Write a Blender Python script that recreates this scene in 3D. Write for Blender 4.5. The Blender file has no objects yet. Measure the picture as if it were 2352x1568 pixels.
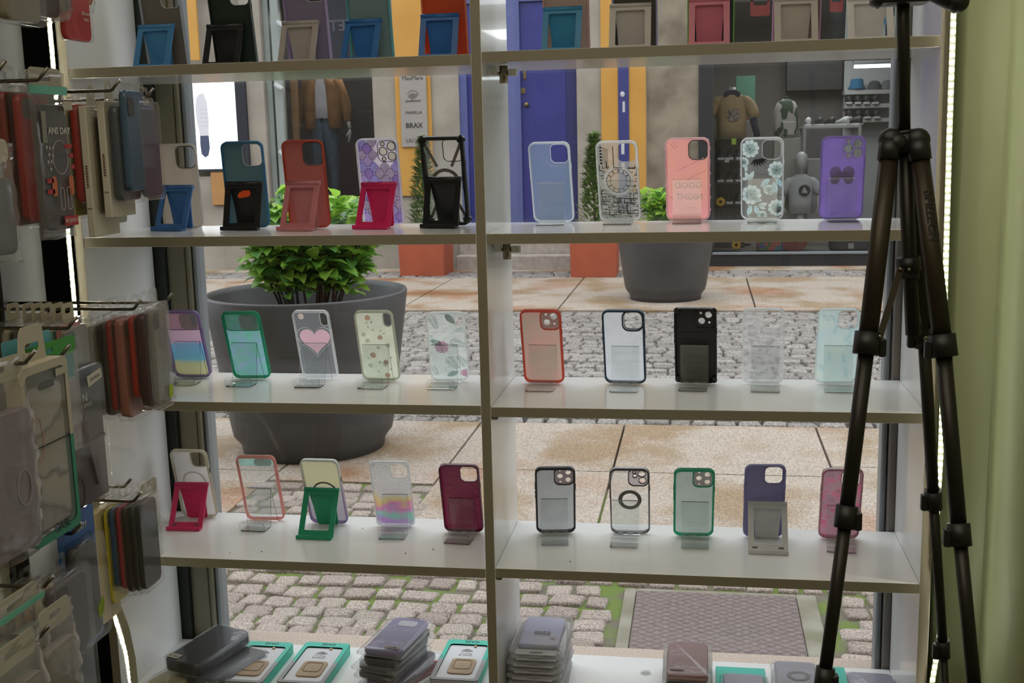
import bpy, bmesh, math, random
from mathutils import Vector, Matrix
from mathutils.geometry import tessellate_polygon
random.seed(7)
PI = math.pi
sc = bpy.context.scene
COL = sc.collection

# ------------------------------------------------------------------ camera
CAM = (0.3868, -1.9744, 1.5)
YAW, PITCH, ROLL, FPX = -0.16456, -0.17305, -0.02363, 2657.67
_f = Vector((math.sin(YAW)*math.cos(PITCH), math.cos(YAW)*math.cos(PITCH), math.sin(PITCH)))
_r = Vector((math.cos(YAW), -math.sin(YAW), 0))
_u = _r.cross(_f)
_r2 = _r*math.cos(ROLL) + _u*math.sin(ROLL)
_u2 = _u*math.cos(ROLL) - _r*math.sin(ROLL)
cd = bpy.data.cameras.new('camera'); cam = bpy.data.objects.new('camera', cd); COL.objects.link(cam)
cd.sensor_width = 36; cd.lens = FPX/2352*36; cd.clip_start = 0.02; cd.clip_end = 200
mw = Matrix((_r2, _u2, -_f)).transposed().to_4x4(); mw.translation = Vector(CAM)
cam.matrix_world = mw
cd.dof.use_dof = True; cd.dof.focus_distance = 2.35; cd.dof.aperture_fstop = 20.0
sc.camera = cam
sc.cycles.max_bounces = 14; sc.cycles.diffuse_bounces = 5; sc.cycles.transmission_bounces = 12; sc.cycles.transparent_max_bounces = 28; sc.cycles.sample_clamp_indirect = 6
sc.view_settings.view_transform = 'Standard'; sc.view_settings.look = 'None'
sc.view_settings.exposure = 0.0; sc.view_settings.gamma = 1.0
sc.view_settings.use_curve_mapping = False

def _ray(px, py): return _f + _r2*((px-1176)/FPX) - _u2*((py-784)/FPX)
def at(px, py, Y):
    """the point of the plane y=Y that the photograph shows at this pixel"""
    v = _ray(px, py); s = (Y-CAM[1])/v.y; return Vector(CAM) + v*s
def onz(px, py, z):
    v = _ray(px, py); s = (z-CAM[2])/v.z; return Vector(CAM) + v*s

# ------------------------------------------------------------------ overcast sky and added fill lights
w = bpy.data.worlds.new('sky'); sc.world = w; w.use_nodes = True
nt = w.node_tree; nt.nodes.clear()
o_ = nt.nodes.new('ShaderNodeOutputWorld'); b_ = nt.nodes.new('ShaderNodeBackground')
tc = nt.nodes.new('ShaderNodeTexCoord'); sx = nt.nodes.new('ShaderNodeSeparateXYZ')
rp = nt.nodes.new('ShaderNodeValToRGB')
nt.links.new(tc.outputs['Generated'], sx.inputs[0]); nt.links.new(sx.outputs[2], rp.inputs[0])
rp.color_ramp.elements[0].color = (.62, .66, .72, 1); rp.color_ramp.elements[1].color = (.92, .96, 1, 1)
nt.links.new(rp.outputs[0], b_.inputs[0]); b_.inputs[1].default_value = 3.2
nt.links.new(b_.outputs[0], o_.inputs[0])

def area(name, loc, size, power, color, rot=(0, 0, 0)):
    l = bpy.data.lights.new(name, 'AREA'); l.shape = 'RECTANGLE'; l.size, l.size_y = size
    l.energy = power; l.color = color
    o = bpy.data.objects.new(name, l); o.location = loc; o.rotation_euler = rot; COL.objects.link(o); return o
# unseen area lights added to brighten the phone shop and both shops opposite
area('shop_fill_light', (0.15, -1.7, 2.69), (1.7, 2.2), 21, (1, .90, .74))
area('clothes_shop_fill_light', (-4.4, 13.9, 3.25), (1.0, .8), 24, (1, .9, .78))
area('shoe_shop_fill_light', (1.8, 14.6, 2.95), (1.6, 1.6), 50, (.93, .97, 1))

# ------------------------------------------------------------------ materials
MATS = {}
def _new(name):
    m = bpy.data.materials.new(name); m.use_nodes = True; n = m.node_tree; n.nodes.clear()
    o = n.nodes.new('ShaderNodeOutputMaterial'); return m, n, o
def _c(c): return (c[0], c[1], c[2], 1)
def srgb(r, g, b):
    f = lambda v: (v/255/12.92) if v/255 <= .04045 else ((v/255+.055)/1.055)**2.4
    return (f(r), f(g), f(b))
def noise_mix(n, c1, c2, scale, detail=4, lo=.35, hi=.65, coord='Object', stretch=(1, 1, 1)):
    t = n.nodes.new('ShaderNodeTexCoord'); mp = n.nodes.new('ShaderNodeMapping'); mp.inputs['Scale'].default_value = stretch
    t2 = n.nodes.new('ShaderNodeTexNoise'); t2.inputs['Scale'].default_value = scale; t2.inputs['Detail'].default_value = detail
    r = n.nodes.new('ShaderNodeValToRGB'); r.color_ramp.elements[0].position = lo; r.color_ramp.elements[1].position = hi
    r.color_ramp.elements[0].color = _c(c1); r.color_ramp.elements[1].color = _c(c2)
    n.links.new(t.outputs[coord], mp.inputs[0]); n.links.new(mp.outputs[0], t2.inputs[0]); n.links.new(t2.outputs[0], r.inputs[0])
    return r.outputs[0], t2.outputs[0]
def bump(n, src, bs, strength, dist=.002):
    b = n.nodes.new('ShaderNodeBump'); b.inputs['Strength'].default_value = strength; b.inputs['Distance'].default_value = dist
    n.links.new(src, b.inputs['Height']); n.links.new(b.outputs[0], bs.inputs['Normal'])
def pbr(name, color, rough=.5, metal=0, c2=None, scale=8, spec=.5, bmp=0, trans=0, ior=1.49, emit=None, es=0, coat=0, lo=.35, hi=.65, stretch=(1,1,1), bdist=.002):
    if name in MATS: return MATS[name]
    m, n, o = _new(name); b = n.nodes.new('ShaderNodeBsdfPrincipled')
    b.inputs['Base Color'].default_value = _c(color); b.inputs['Roughness'].default_value = rough
    b.inputs['Metallic'].default_value = metal; b.inputs['Specular IOR Level'].default_value = spec
    b.inputs['Transmission Weight'].default_value = trans; b.inputs['IOR'].default_value = ior
    b.inputs['Coat Weight'].default_value = coat
    c2_ = c2 if c2 else tuple(x*.93 for x in color)
    co, f = noise_mix(n, color, c2_, scale, lo=lo, hi=hi, stretch=stretch); n.links.new(co, b.inputs['Base Color'])
    if bmp: bump(n, f, b, bmp, bdist)
    if emit: b.inputs['Emission Color'].default_value = _c(emit); b.inputs['Emission Strength'].default_value = es
    n.links.new(b.outputs[0], o.inputs[0]); MATS[name] = m; return m
def thin(name, color, opacity, rough=.25, tl=.5, c2=None, scale=30, gloss=.0, tint=None, bmp=0, pattern=None, bdist=.002, stretch=(1,1,1)):
    """thin plastic: part of the light passes straight through, part diffuses through, part reflects"""
    if name in MATS: return MATS[name]
    m, n, o = _new(name)
    b = n.nodes.new('ShaderNodeBsdfPrincipled'); b.inputs['Roughness'].default_value = rough
    t = n.nodes.new('ShaderNodeBsdfTranslucent'); tr = n.nodes.new('ShaderNodeBsdfTransparent')
    tr.inputs[0].default_value = _c(tint or (1, 1, 1))
    if pattern: co = pattern(n); f = None
    else: co, f = noise_mix(n, color, c2 or tuple(x*.92 for x in color), scale, stretch=stretch)
    n.links.new(co, b.inputs['Base Color']); n.links.new(co, t.inputs[0])
    m1 = n.nodes.new('ShaderNodeMixShader'); m1.inputs[0].default_value = tl
    n.links.new(b.outputs[0], m1.inputs[1]); n.links.new(t.outputs[0], m1.inputs[2])
    m2 = n.nodes.new('ShaderNodeMixShader'); m2.inputs[0].default_value = opacity
    n.links.new(tr.outputs[0], m2.inputs[1]); n.links.new(m1.outputs[0], m2.inputs[2])
    out = m2.outputs[0]
    if bmp and f is None:
        _, f = noise_mix(n, color, color, scale, stretch=stretch)
    if gloss:
        g = n.nodes.new('ShaderNodeBsdfGlossy'); g.inputs['Roughness'].default_value = .08
        fr = n.nodes.new('ShaderNodeLayerWeight'); fr.inputs[0].default_value = .5
        pw = n.nodes.new('ShaderNodeMath'); pw.operation = 'POWER'; pw.inputs[1].default_value = 3.5; n.links.new(fr.outputs['Facing'], pw.inputs[0])
        ma = n.nodes.new('ShaderNodeMath'); ma.operation = 'MULTIPLY_ADD'; ma.inputs[1].default_value = gloss*1.4; ma.inputs[2].default_value = gloss*.09; n.links.new(pw.outputs[0], ma.inputs[0])
        m3 = n.nodes.new('ShaderNodeMixShader'); n.links.new(ma.outputs[0], m3.inputs[0])
        n.links.new(out, m3.inputs[1]); n.links.new(g.outputs[0], m3.inputs[2]); out = m3.outputs[0]
        if bmp:
            bb = n.nodes.new('ShaderNodeBump'); bb.inputs['Strength'].default_value = bmp; bb.inputs['Distance'].default_value = bdist
            n.links.new(f, bb.inputs['Height'])
            for q in (g, fr, b): n.links.new(bb.outputs[0], q.inputs['Normal'])
    n.links.new(out, o.inputs[0]); MATS[name] = m; return m
def voro(cols, scale, line=None, lw=.04, stretch=(1, 1, 1)):
    def f(n):
        t = n.nodes.new('ShaderNodeTexCoord'); mp = n.nodes.new('ShaderNodeMapping'); mp.inputs['Scale'].default_value = stretch
        v = n.nodes.new('ShaderNodeTexVoronoi'); v.inputs['Scale'].default_value = scale; v.inputs['Randomness'].default_value = .8
        n.links.new(t.outputs['Object'], mp.inputs[0]); n.links.new(mp.outputs[0], v.inputs['Vector'])
        s = n.nodes.new('ShaderNodeSeparateColor'); n.links.new(v.outputs['Color'], s.inputs[0])
        r = n.nodes.new('ShaderNodeValToRGB'); r.color_ramp.interpolation = 'CONSTANT'
        while len(r.color_ramp.elements) < len(cols): r.color_ramp.elements.new(.5)
        for i, c in enumerate(cols):
            r.color_ramp.elements[i].position = i/len(cols); r.color_ramp.elements[i].color = _c(c)
        n.links.new(s.outputs[0], r.inputs[0])
        if not line: return r.outputs[0]
        v2 = n.nodes.new('ShaderNodeTexVoronoi'); v2.feature = 'DISTANCE_TO_EDGE'; v2.inputs['Scale'].default_value = scale; v2.inputs['Randomness'].default_value = .8
        n.links.new(mp.outputs[0], v2.inputs['Vector'])
        lt = n.nodes.new('ShaderNodeMath'); lt.operation = 'LESS_THAN'; lt.inputs[1].default_value = lw; n.links.new(v2.outputs['Distance'], lt.inputs[0])
        mx = n.nodes.new('ShaderNodeMix'); mx.data_type = 'RGBA'; n.links.new(lt.outputs[0], mx.inputs[0])
        n.links.new(r.outputs[0], mx.inputs[6]); mx.inputs[7].default_value = _c(line); return mx.outputs[2]
    return f
def bands(stops, axis=2, warp=0.0, scale=8, off=0.0, length=.16):
    """printed bands of colour along an axis (metres, object space)"""
    def f(n):
        t = n.nodes.new('ShaderNodeTexCoord'); s = n.nodes.new('ShaderNodeSeparateXYZ'); n.links.new(t.outputs['Object'], s.inputs[0])
        no = n.nodes.new('ShaderNodeTexNoise'); no.inputs['Scale'].default_value = scale; n.links.new(t.outputs['Object'], no.inputs[0])
        ma = n.nodes.new('ShaderNodeMath'); ma.operation = 'MULTIPLY_ADD'; ma.inputs[1].default_value = warp; n.links.new(no.outputs[0], ma.inputs[0]); n.links.new(s.outputs[axis], ma.inputs[2])
        mu = n.nodes.new('ShaderNodeMath'); mu.operation = 'MULTIPLY'; mu.inputs[1].default_value = 1/length
        ad = n.nodes.new('ShaderNodeMath'); ad.inputs[1].default_value = off; n.links.new(ma.outputs[0], ad.inputs[0]); n.links.new(ad.outputs[0], mu.inputs[0])
        r = n.nodes.new('ShaderNodeValToRGB')
        while len(r.color_ramp.elements) < len(stops): r.color_ramp.elements.new(.5)
        for i, (p, c) in enumerate(stops): r.color_ramp.elements[i].position = p; r.color_ramp.elements[i].color = _c(c)
        n.links.new(mu.outputs[0], r.inputs[0]); return r.outputs[0]
    return f

# ------------------------------------------------------------------ mesh building
class MB:
    def __init__(s): s.v = []; s.f = []; s.mi = []; s.sm = []
    def add(s, vs, fs, mi=0, sm=False, M=None):
        b = len(s.v)
        for p in vs: s.v.append(tuple(M @ Vector(p)) if M is not None else tuple(p))
        for f in fs: s.f.append(tuple(b+i for i in f)); s.mi.append(mi); s.sm.append(sm)
        return s
    def box(s, lo, hi, mi=0, M=None):
        x0, y0, z0 = lo; x1, y1, z1 = hi
        vs = [(x0,y0,z0),(x1,y0,z0),(x1,y1,z0),(x0,y1,z0),(x0,y0,z1),(x1,y0,z1),(x1,y1,z1),(x0,y1,z1)]
        return s.add(vs, [(3,2,1,0),(4,5,6,7),(0,1,5,4),(1,2,6,5),(2,3,7,6),(3,0,4,7)], mi, False, M)
    def bbox(s, lo, hi, c=.002, mi=0, M=None):
        """box with chamfered edges"""
        x0, y0, z0 = lo; x1, y1, z1 = hi
        c = min(c, (x1-x0)*.45, (y1-y0)*.45, (z1-z0)*.45)
        def ring(z, i): return [(x0+i+c,y0+i,z),(x1-i-c,y0+i,z),(x1-i,y0+i+c,z),(x1-i,y1-i-c,z),(x1-i-c,y1-i,z),(x0+i+c,y1-i,z),(x0+i,y1-i-c,z),(x0+i,y0+i+c,z)]
        return s.loft([ring(z0, c*.6), ring(z0+c*.6, 0), ring(z1-c*.6, 0), ring(z1, c*.6)], True, True, mi, False, M)
    def loft(s, rings, cap0=True, cap1=True, mi=0, sm=False, M=None, closed=True, loop=False):
        n = len(rings[0]); vs = [p for r in rings for p in r]; fs = []
        R = len(rings)
        for a in range(R if loop else R-1):
            b = (a+1) % R
            for i in range(n if closed else n-1):
                j = (i+1) % n; fs.append((a*n+i, a*n+j, b*n+j, b*n+i))
        s.add(vs, fs, mi, sm, M)
        if not loop:
            if cap0: s.add(rings[0], [tuple(range(n))[::-1]], mi, False, M)
            if cap1: s.add(rings[-1], [tuple(range(n))], mi, False, M)
        return s
    def tube(s, pts, r, n=8, mi=0, M=None, caps=True):
        pts = [Vector(p) for p in pts]; rings = []
        rr = r if isinstance(r, (list, tuple)) else [r]*len(pts)
        up = None
        for i, p in enumerate(pts):
            d = (pts[min(i+1, len(pts)-1)] - pts[max(i-1, 0)]).normalized()
            if up is None: up = Vector((0,0,1)) if abs(d.z) < .9 else Vector((1,0,0))
            a = d.cross(up).normalized(); b = a.cross(d).normalized(); up = b
            rings.append([tuple(p + (a*math.cos(t) + b*math.sin(t))*rr[i]) for t in [2*PI*k/n for k in range(n)]])
        return s.loft(rings, caps, caps, mi, True, M)
    def prism(s, loops, d0, d1, mi=0, M=None, plane='XZ'):
        """flat plate: outline loops[0] with holes loops[1:], between depths d0 and d1"""
        def P(u, v, d): return (u, d, v) if plane == 'XZ' else ((d, u, v) if plane == 'YZ' else (u, v, d))
        tri = tessellate_polygon([[Vector((p[0], p[1], 0)) for p in l] for l in loops])
        flat = [p for l in loops for p in l]
        for d in (d0, d1): s.add([P(p[0], p[1], d) for p in flat], [tuple(t) for t in tri], mi, False, M)
        for l in loops:
            n = len(l); s.add([P(p[0], p[1], d0) for p in l] + [P(p[0], p[1], d1) for p in l],
                              [(i, (i+1) % n, n+(i+1) % n, n+i) for i in range(n)], mi, False, M)
        return s
    def ball(s, c, r, n=10, m=6, mi=0, M=None):
        r = r if isinstance(r, (tuple, list)) else (r, r, r); rings = []
        for i in range(1, m):
            t = PI*i/m; rings.append([(c[0]+r[0]*math.sin(t)*math.cos(2*PI*k/n), c[1]+r[1]*math.sin(t)*math.sin(2*PI*k/n), c[2]-r[2]*math.cos(t)) for k in range(n)])
        s.loft(rings, False, False, mi, True, M)
        s.add(rings[0]+[(c[0], c[1], c[2]-r[2])], [((i+1) % n, i, n) for i in range(n)], mi, True, M)
        return s.add(rings[-1]+[(c[0], c[1], c[2]+r[2])], [(i, (i+1) % n, n) for i in range(n)], mi, True, M)
    def build(s, name, mat, parent=None, sharp=True):
        me = bpy.data.meshes.new(name); me.from_pydata(s.v, [], s.f)
        for m in (mat if isinstance(mat, (list, tuple)) else [mat]): me.materials.append(m)
        me.polygons.foreach_set('material_index', s.mi); me.polygons.foreach_set('use_smooth', s.sm)
        me.update()
        if len(s.f) < 3000 and len(s.f) > 3:
            bm = bmesh.new(); bm.from_mesh(me); bmesh.ops.remove_doubles(bm, verts=bm.verts, dist=1e-6); bmesh.ops.recalc_face_normals(bm, faces=bm.faces); bm.to_mesh(me); bm.free()
        o = bpy.data.objects.new(name, me); COL.objects.link(o)
        if parent: o.parent = parent
        return o
def rrect(cx, cy, w, h, r, n=5):
    r = max(min(r, w/2-1e-5, h/2-1e-5), 1e-5); out = []
    for (sx_, sy_, a0) in ((1, 1, 0), (-1, 1, PI/2), (-1, -1, PI), (1, -1, 1.5*PI)):
        for k in range(n+1):
            a = a0 + PI/2*k/n; out.append((cx+sx_*(w/2-r)+r*math.cos(a), cy+sy_*(h/2-r)+r*math.sin(a)))
    return out
def circ(cx, cy, r, n=18, r2=None): return [(cx+r*math.cos(2*PI*k/n), cy+(r2 or r)*math.sin(2*PI*k/n)) for k in range(n)]
def tag(o, label=None, cat=None, group=None, kind=None):
    if label: o['label'] = label
    if cat: o['category'] = cat
    if group: o['group'] = group
    if kind: o['kind'] = kind
    return o
def empty(name, loc=(0,0,0), rot=(0,0,0), label=None, cat=None, group=None):
    o = bpy.data.objects.new(name, None); o.empty_display_size = .05; COL.objects.link(o)
    o.location = loc; o.rotation_euler = rot; return tag(o, label, cat, group)
def text(name, body, size, mat, parent, M, depth=.0003, align='CENTER', bold=False):
    """lettering lies in the local XY plane of M"""
    c = bpy.data.curves.new(name, 'FONT'); c.body = body; c.size = size; c.extrude = depth; c.align_x = align; c.align_y = 'CENTER'
    if bold: c.offset = size*.02
    c.resolution_u = 2
    t = bpy.data.objects.new('t', c); COL.objects.link(t)
    me = bpy.data.meshes.new_from_object(t); bpy.data.objects.remove(t)
    me.materials.clear(); me.materials.append(mat); me.transform(M)
    o = bpy.data.objects.new(name, me); COL.objects.link(o)
    if parent: o.parent = parent
    return o
# lettering frames: XZ plane read from the room side, the same mirrored, and YZ plane read from +x
F_ROOM = Matrix(((1,0,0,0),(0,0,-1,0),(0,1,0,0),(0,0,0,1)))
F_MIRR = Matrix(((-1,0,0,0),(0,0,1,0),(0,1,0,0),(0,0,0,1)))
F_PLUSX = Matrix(((0,0,1,0),(1,0,0,0),(0,1,0,0),(0,0,0,1)))
T = Matrix.Translation
# ------------------------------------------------------------------ room
T18 = .018
XL, XR, D = -.7363, .7600, .2694
ZL = {1:1.6431, 2:1.3397, 3:1.0335, 4:.7280, 5:.4353}
ZR = {1:1.6462, 2:1.3392, 3:1.0312, 4:.7298, 5:.4436}
def struct(name, mb, m, parent=None):
    o = mb.build(name, m, parent)
    if not parent: o['kind'] = 'structure'
    return o
floor_m = pbr('floor_tile', srgb(120,112,100), .45)
wallm = pbr('painted_wall', srgb(200,192,172), .7)
greenm = pbr('green_gloss_paint', srgb(190,199,157), .42, c2=srgb(184,193,151), scale=2)
struct('floor', MB().box((-.9,-3.6,-.08),(1.35,.36,0)), floor_m)
struct('ceiling', MB().box((-.9,-3.6,2.7),(1.35,.36,2.78)), pbr('ceiling_paint', srgb(215,210,200), .8))
struct('wall_back', MB().box((-.9,-3.68,0),(1.35,-3.6,2.7)), wallm)
# slatted display wall at the left: boards with dark grooves between them
mb = MB()
z = 0.0
while z < 2.7:
    mb.bbox((-.86,-3.6,z),(-.835,-.17,min(z+.105,2.7)), .004); z += .115
slat = struct('wall_left', mb, pbr('cream_slat', srgb(150,145,122), .5))
struct('trim_1', MB().box((-.90,-3.6,0),(-.861,.36,2.7)), pbr('slot_black', srgb(14,14,13), .6))
struct('black_upper_strip', MB().bbox((-.834,-.62,1.44),(-.815,-.17,2.7), .003), pbr('flat_black', srgb(13,13,13), .5))  # black strip covering the upper slats beside the shelving
struct('trim_2', MB().bbox((-.86,-.168,0),(-.80,-.03,2.7), .003), pbr('flat_black', srgb(13,13,13), .5))
# green wall at the right with a rounded pilaster swelling into the room
plan = [(.800,.36),(.800,.004),(.862,.002)]
for k in range(13):
    a = PI - PI*k/12; plan.append((.945+.078*math.cos(a), -.004-.085*math.sin(a)))
plan += [(1.35,-.004),(1.35,.36)]
mb = MB(); mb.prism([plan], 0, 2.7, plane='XY')
for k in range(len(mb.f)): mb.sm[k] = len(mb.f[k]) == 4
struct('wall_right', mb, greenm)
struct('wall_side', MB().box((1.27,-3.6,0),(1.35,-.005,2.7)), greenm)
# wall around the shop window, seen from the street side
fac = pbr('granite_front', srgb(178,170,158), .85, c2=srgb(150,142,130), scale=60, bmp=.3)
mb = MB(); mb.box((-22,.36,-.3),(-.80,.50,6.5)); mb.box((.80,.36,-.3),(22,.50,6.5)); mb.box((-.80,.36,2.25),(.80,.50,6.5)); mb.box((-.80,.36,-.3),(.80,.46,.30))
struct('wall_front', mb, fac)
struct('trim_3', MB().bbox((-.80,.345,.30),(.80,.47,.372), .008), pbr('granite_sill', srgb(176,160,146), .8, c2=srgb(140,126,114), scale=250, bmp=.3, lo=.3, hi=.7))

# ------------------------------------------------------------------ shelving unit
white = pbr('white_laminate', srgb(224,224,222), .20, c2=srgb(219,219,217), scale=3, spec=.5, coat=.25)
unit = empty('display_shelving', (0,0,0), label='white laminate shelving unit with two bays of open shelves standing in the shop window', cat='shelving')
dim_edge = pbr('dimmed_front_edge', srgb(140,133,116), .45, c2=srgb(136,129,112), scale=3)  # taupe puts the dimness of the white room-facing edges into the colour
def board(name, lo, hi):
    m = MB().bbox(lo, hi, .0006)
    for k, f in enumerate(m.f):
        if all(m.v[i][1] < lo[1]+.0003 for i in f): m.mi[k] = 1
    return m.build(name, [white, dim_edge], unit)
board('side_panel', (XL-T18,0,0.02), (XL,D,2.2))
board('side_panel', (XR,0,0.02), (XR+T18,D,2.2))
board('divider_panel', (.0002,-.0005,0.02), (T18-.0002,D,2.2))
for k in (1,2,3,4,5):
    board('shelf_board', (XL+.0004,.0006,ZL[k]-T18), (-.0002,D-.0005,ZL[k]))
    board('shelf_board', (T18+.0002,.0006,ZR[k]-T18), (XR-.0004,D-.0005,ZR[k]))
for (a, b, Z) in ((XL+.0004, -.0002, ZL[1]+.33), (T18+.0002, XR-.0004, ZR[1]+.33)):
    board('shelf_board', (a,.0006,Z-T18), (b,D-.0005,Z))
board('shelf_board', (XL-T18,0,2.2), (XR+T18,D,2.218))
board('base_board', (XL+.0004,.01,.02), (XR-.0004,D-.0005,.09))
# metal locks / catches under the right-hand shelves beside the divider
steel = pbr('satin_steel', srgb(150,142,120), .28, 1)
for k, zz, yy in ((1, ZR[1]-T18, .06), (2, ZR[2]-T18, .05)):
    br = empty('shelf_catch', (T18+.004, yy, zz-.016)); br.parent = unit
    MB().bbox((0,-.004,-.002),(.012,.03,.014), .001).build('bracket', white, br)
    mb = MB(); mb.tube([(.022,.008,.014),(.022,.008,-.016)], .0075, 12); mb.tube([(.022,.008,-.003),(.022,.008,.004)], .0095, 12); mb.build('lock_barrel', steel, br)
    MB().bbox((.031,.0,-.004),(.046,.016,.008), .001).build('strike_plate', white, br)
mb = MB()
for k, zz in ((3, ZR[3]-T18), (4, ZR[4]-T18)): mb.bbox((T18+.0005,.004,zz-.006),(T18+.011,.02,zz-.0003), .001)
mb.build('support_peg', pbr('grey_peg', srgb(120,116,104), .4), unit)
# dark crumbs of dirt on the white boards
dirt = pbr('dirt_crumb', srgb(40,34,28), .9)
for (px, py, Z) in ((932,1271,ZL[4]),(833,1214,ZL[4]),(995,1262,ZL[4]),(528,1270,ZL[4]),(601,1267,ZL[4]),(403,912,ZL[3]),(483,914,ZL[3]),(1310,1290,ZR[4])):
    p = onz(px, py, Z); o = MB().ball((0,0,.0009), (random.uniform(.0008,.0022),.0012,.0008), 6, 4).build('dirt_speck', dirt); o.location = (p.x,p.y,Z)
    tag(o, 'tiny dark speck of dirt lying on a white shelf board', 'dirt', 'dirt specks on the shelf boards')

# ------------------------------------------------------------------ window_1: glass and aluminium frame
alu = pbr('grey_aluminium', srgb(150,144,124), .45, .35, c2=srgb(138,132,112), scale=5, stretch=(1,1,.1))
alud = pbr('dark_gasket', srgb(44,52,50), .6)
alul = pbr('bare_aluminium', srgb(132,138,142), .35, .5)
def pane_mat(name, ior=1.45):
    if name in MATS: return MATS[name]
    m, n, o = _new(name)
    t = n.nodes.new('ShaderNodeBsdfTransparent'); t.inputs[0].default_value = (.975,.985,.98,1)
    g = n.nodes.new('ShaderNodeBsdfGlossy'); g.inputs['Roughness'].default_value = 0; g.inputs[0].default_value = (1,1,1,1)
    f = n.nodes.new('ShaderNodeFresnel'); f.inputs[0].default_value = ior
    mx = n.nodes.new('ShaderNodeMixShader'); n.links.new(f.outputs[0], mx.inputs[0]); n.links.new(t.outputs[0], mx.inputs[1]); n.links.new(g.outputs[0], mx.inputs[2])
    n.links.new(mx.outputs[0], o.inputs[0]); MATS[name] = m; return m
win = empty('window_1', (0,0,0)); win['kind'] = 'structure'
mb = MB(); mb.add([(-.70,.315,.36),(.76,.315,.36),(.76,.315,2.24),(-.70,.315,2.24)], [(0,1,2,3)])
mb.build('glass_pane', pane_mat('window_glass'), win)
mb = MB()  # left jamb seen obliquely: gasket, wide flat, narrow flat, bright bead
mb.bbox((-.80,.275,.36),(-.716,.345,2.24), .002, 1); mb.bbox((-.716,.288,.36),(-.676,.345,2.24), .002, 0)
mb.bbox((-.6755,.288,.36),(-.664,.345,2.24), .003, 0); mb.bbox((-.664,.296,.36),(-.655,.342,2.24), .003, 2)
mb.build('jamb_left', [alu, alud, alul], win)
mb = MB(); mb.bbox((.747,.275,.36),(.80,.345,2.24), .002, 1); mb.bbox((.735,.296,.36),(.7468,.342,2.24), .003, 2)
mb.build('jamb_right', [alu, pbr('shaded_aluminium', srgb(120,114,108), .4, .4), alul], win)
MB().bbox((-.80,.296,.372),(.80,.342,.392), .003).build('bottom_rail', pbr('pale_rail', srgb(196,190,182), .4), win)
MB().bbox((-.80,.296,2.23),(.80,.342,2.26), .003).build('top_rail', alu, win)

# ------------------------------------------------------------------ LED strips
ledm = pbr('led_chip', (1,1,.9), .5, emit=(1,.98,.80), es=210)
ledm2 = pbr('led_chip_soft', (1,1,.9), .5, emit=(1,.98,.82), es=110)
ledw = thin('led_sleeve', srgb(222,228,205), .14, tl=.6, gloss=.3)
tape = pbr('led_tape', srgb(150,154,136), .6)
def led_strip(name, label, pts, face, n_led, wd=.010, sleeve=True, chip=None):
    """flat tape following pts with chips on the side 'face'"""
    root = empty(name, (0,0,0), label=label, cat='LED strip')
    P = [Vector(p) for p in pts]; fv = Vector(face).normalized()
    L = [0]
    for a, b in zip(P, P[1:]): L.append(L[-1]+(b-a).length)
    def pos(s):
        for i in range(len(P)-1):
            if s <= L[i+1]+1e-9:
                t = (s-L[i])/max(L[i+1]-L[i], 1e-9); return P[i].lerp(P[i+1], t), (P[i+1]-P[i]).normalized()
        return P[-1], (P[-1]-P[-2]).normalized()
    m1 = MB(); m2 = MB(); m3 = MB(); N = max(int(L[-1]/.03), 4); rings = []; rs = []
    for k in range(N+1):
        c, d = pos(L[-1]*k/N); a = d.cross(fv).normalized()
        rings.append([tuple(c+a*wd/2), tuple(c-a*wd/2), tuple(c-a*wd/2-fv*.0012), tuple(c+a*wd/2-fv*.0012)])
        rs.append([tuple(c+a*(wd/2+.001)+fv*.0005), tuple(c+a*(wd/2)+fv*.0035), tuple(c-a*(wd/2)+fv*.0035), tuple(c-a*(wd/2+.001)+fv*.0005)])
    m1.loft(rings); m3.loft(rs)
    for k in range(n_led):
        c, d = pos(L[-1]*(k+.5)/n_led); a = d.cross(fv).normalized(); h = .0014
        b = [c+a*h+d*h, c-a*h+d*h, c-a*h-d*h, c+a*h-d*h]
        m2.loft([[tuple(q+fv*.0003) for q in b], [tuple(q+fv*.0016) for q in b]], True, True)
    m1.build('tape', tape, root); m2.build('led_chips', chip or ledm, root)['kind'] = 'stuff'
    if sleeve: m3.build('sleeve', ledw, root)
    return root
# left strip runs down the outside edge of the left panel, then hangs loose at the bottom
lz = [2.1, 1.6, 1.3, 1.1, .98]
pts = [(XL-T18-.0065, -.006, z_) for z_ in lz]
loose = [onz(198,1180,.93)]
pts += [tuple(at(195,1170,-.02)), tuple(at(212,1260,-.05)), tuple(at(240,1345,-.07)), tuple(at(268,1430,-.07)), tuple(at(290,1500,-.06)), tuple(at(300,1568,-.05)), tuple(at(300,1640,-.04))]
led_strip('led_strip', 'glowing LED strip down the left edge of the shelving, hanging loose at its foot', pts, (.25,-1,0), 150, .007)
pts = [tuple(at(px, py, -.006)) for px, py in ((2197,-260),(2190,40),(2181,300),(2172,620),(2165,900),(2160,1060),(2152,1180),(2150,1300),(2158,1360),(2163,1420),(2152,1500),(2141,1568),(2120,1680))]
led_strip('led_strip', 'long LED strip of bright dots down the gap between shelving and green wall', pts, (-.25,-1,0), 120, .009, False, ledm2)
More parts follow.
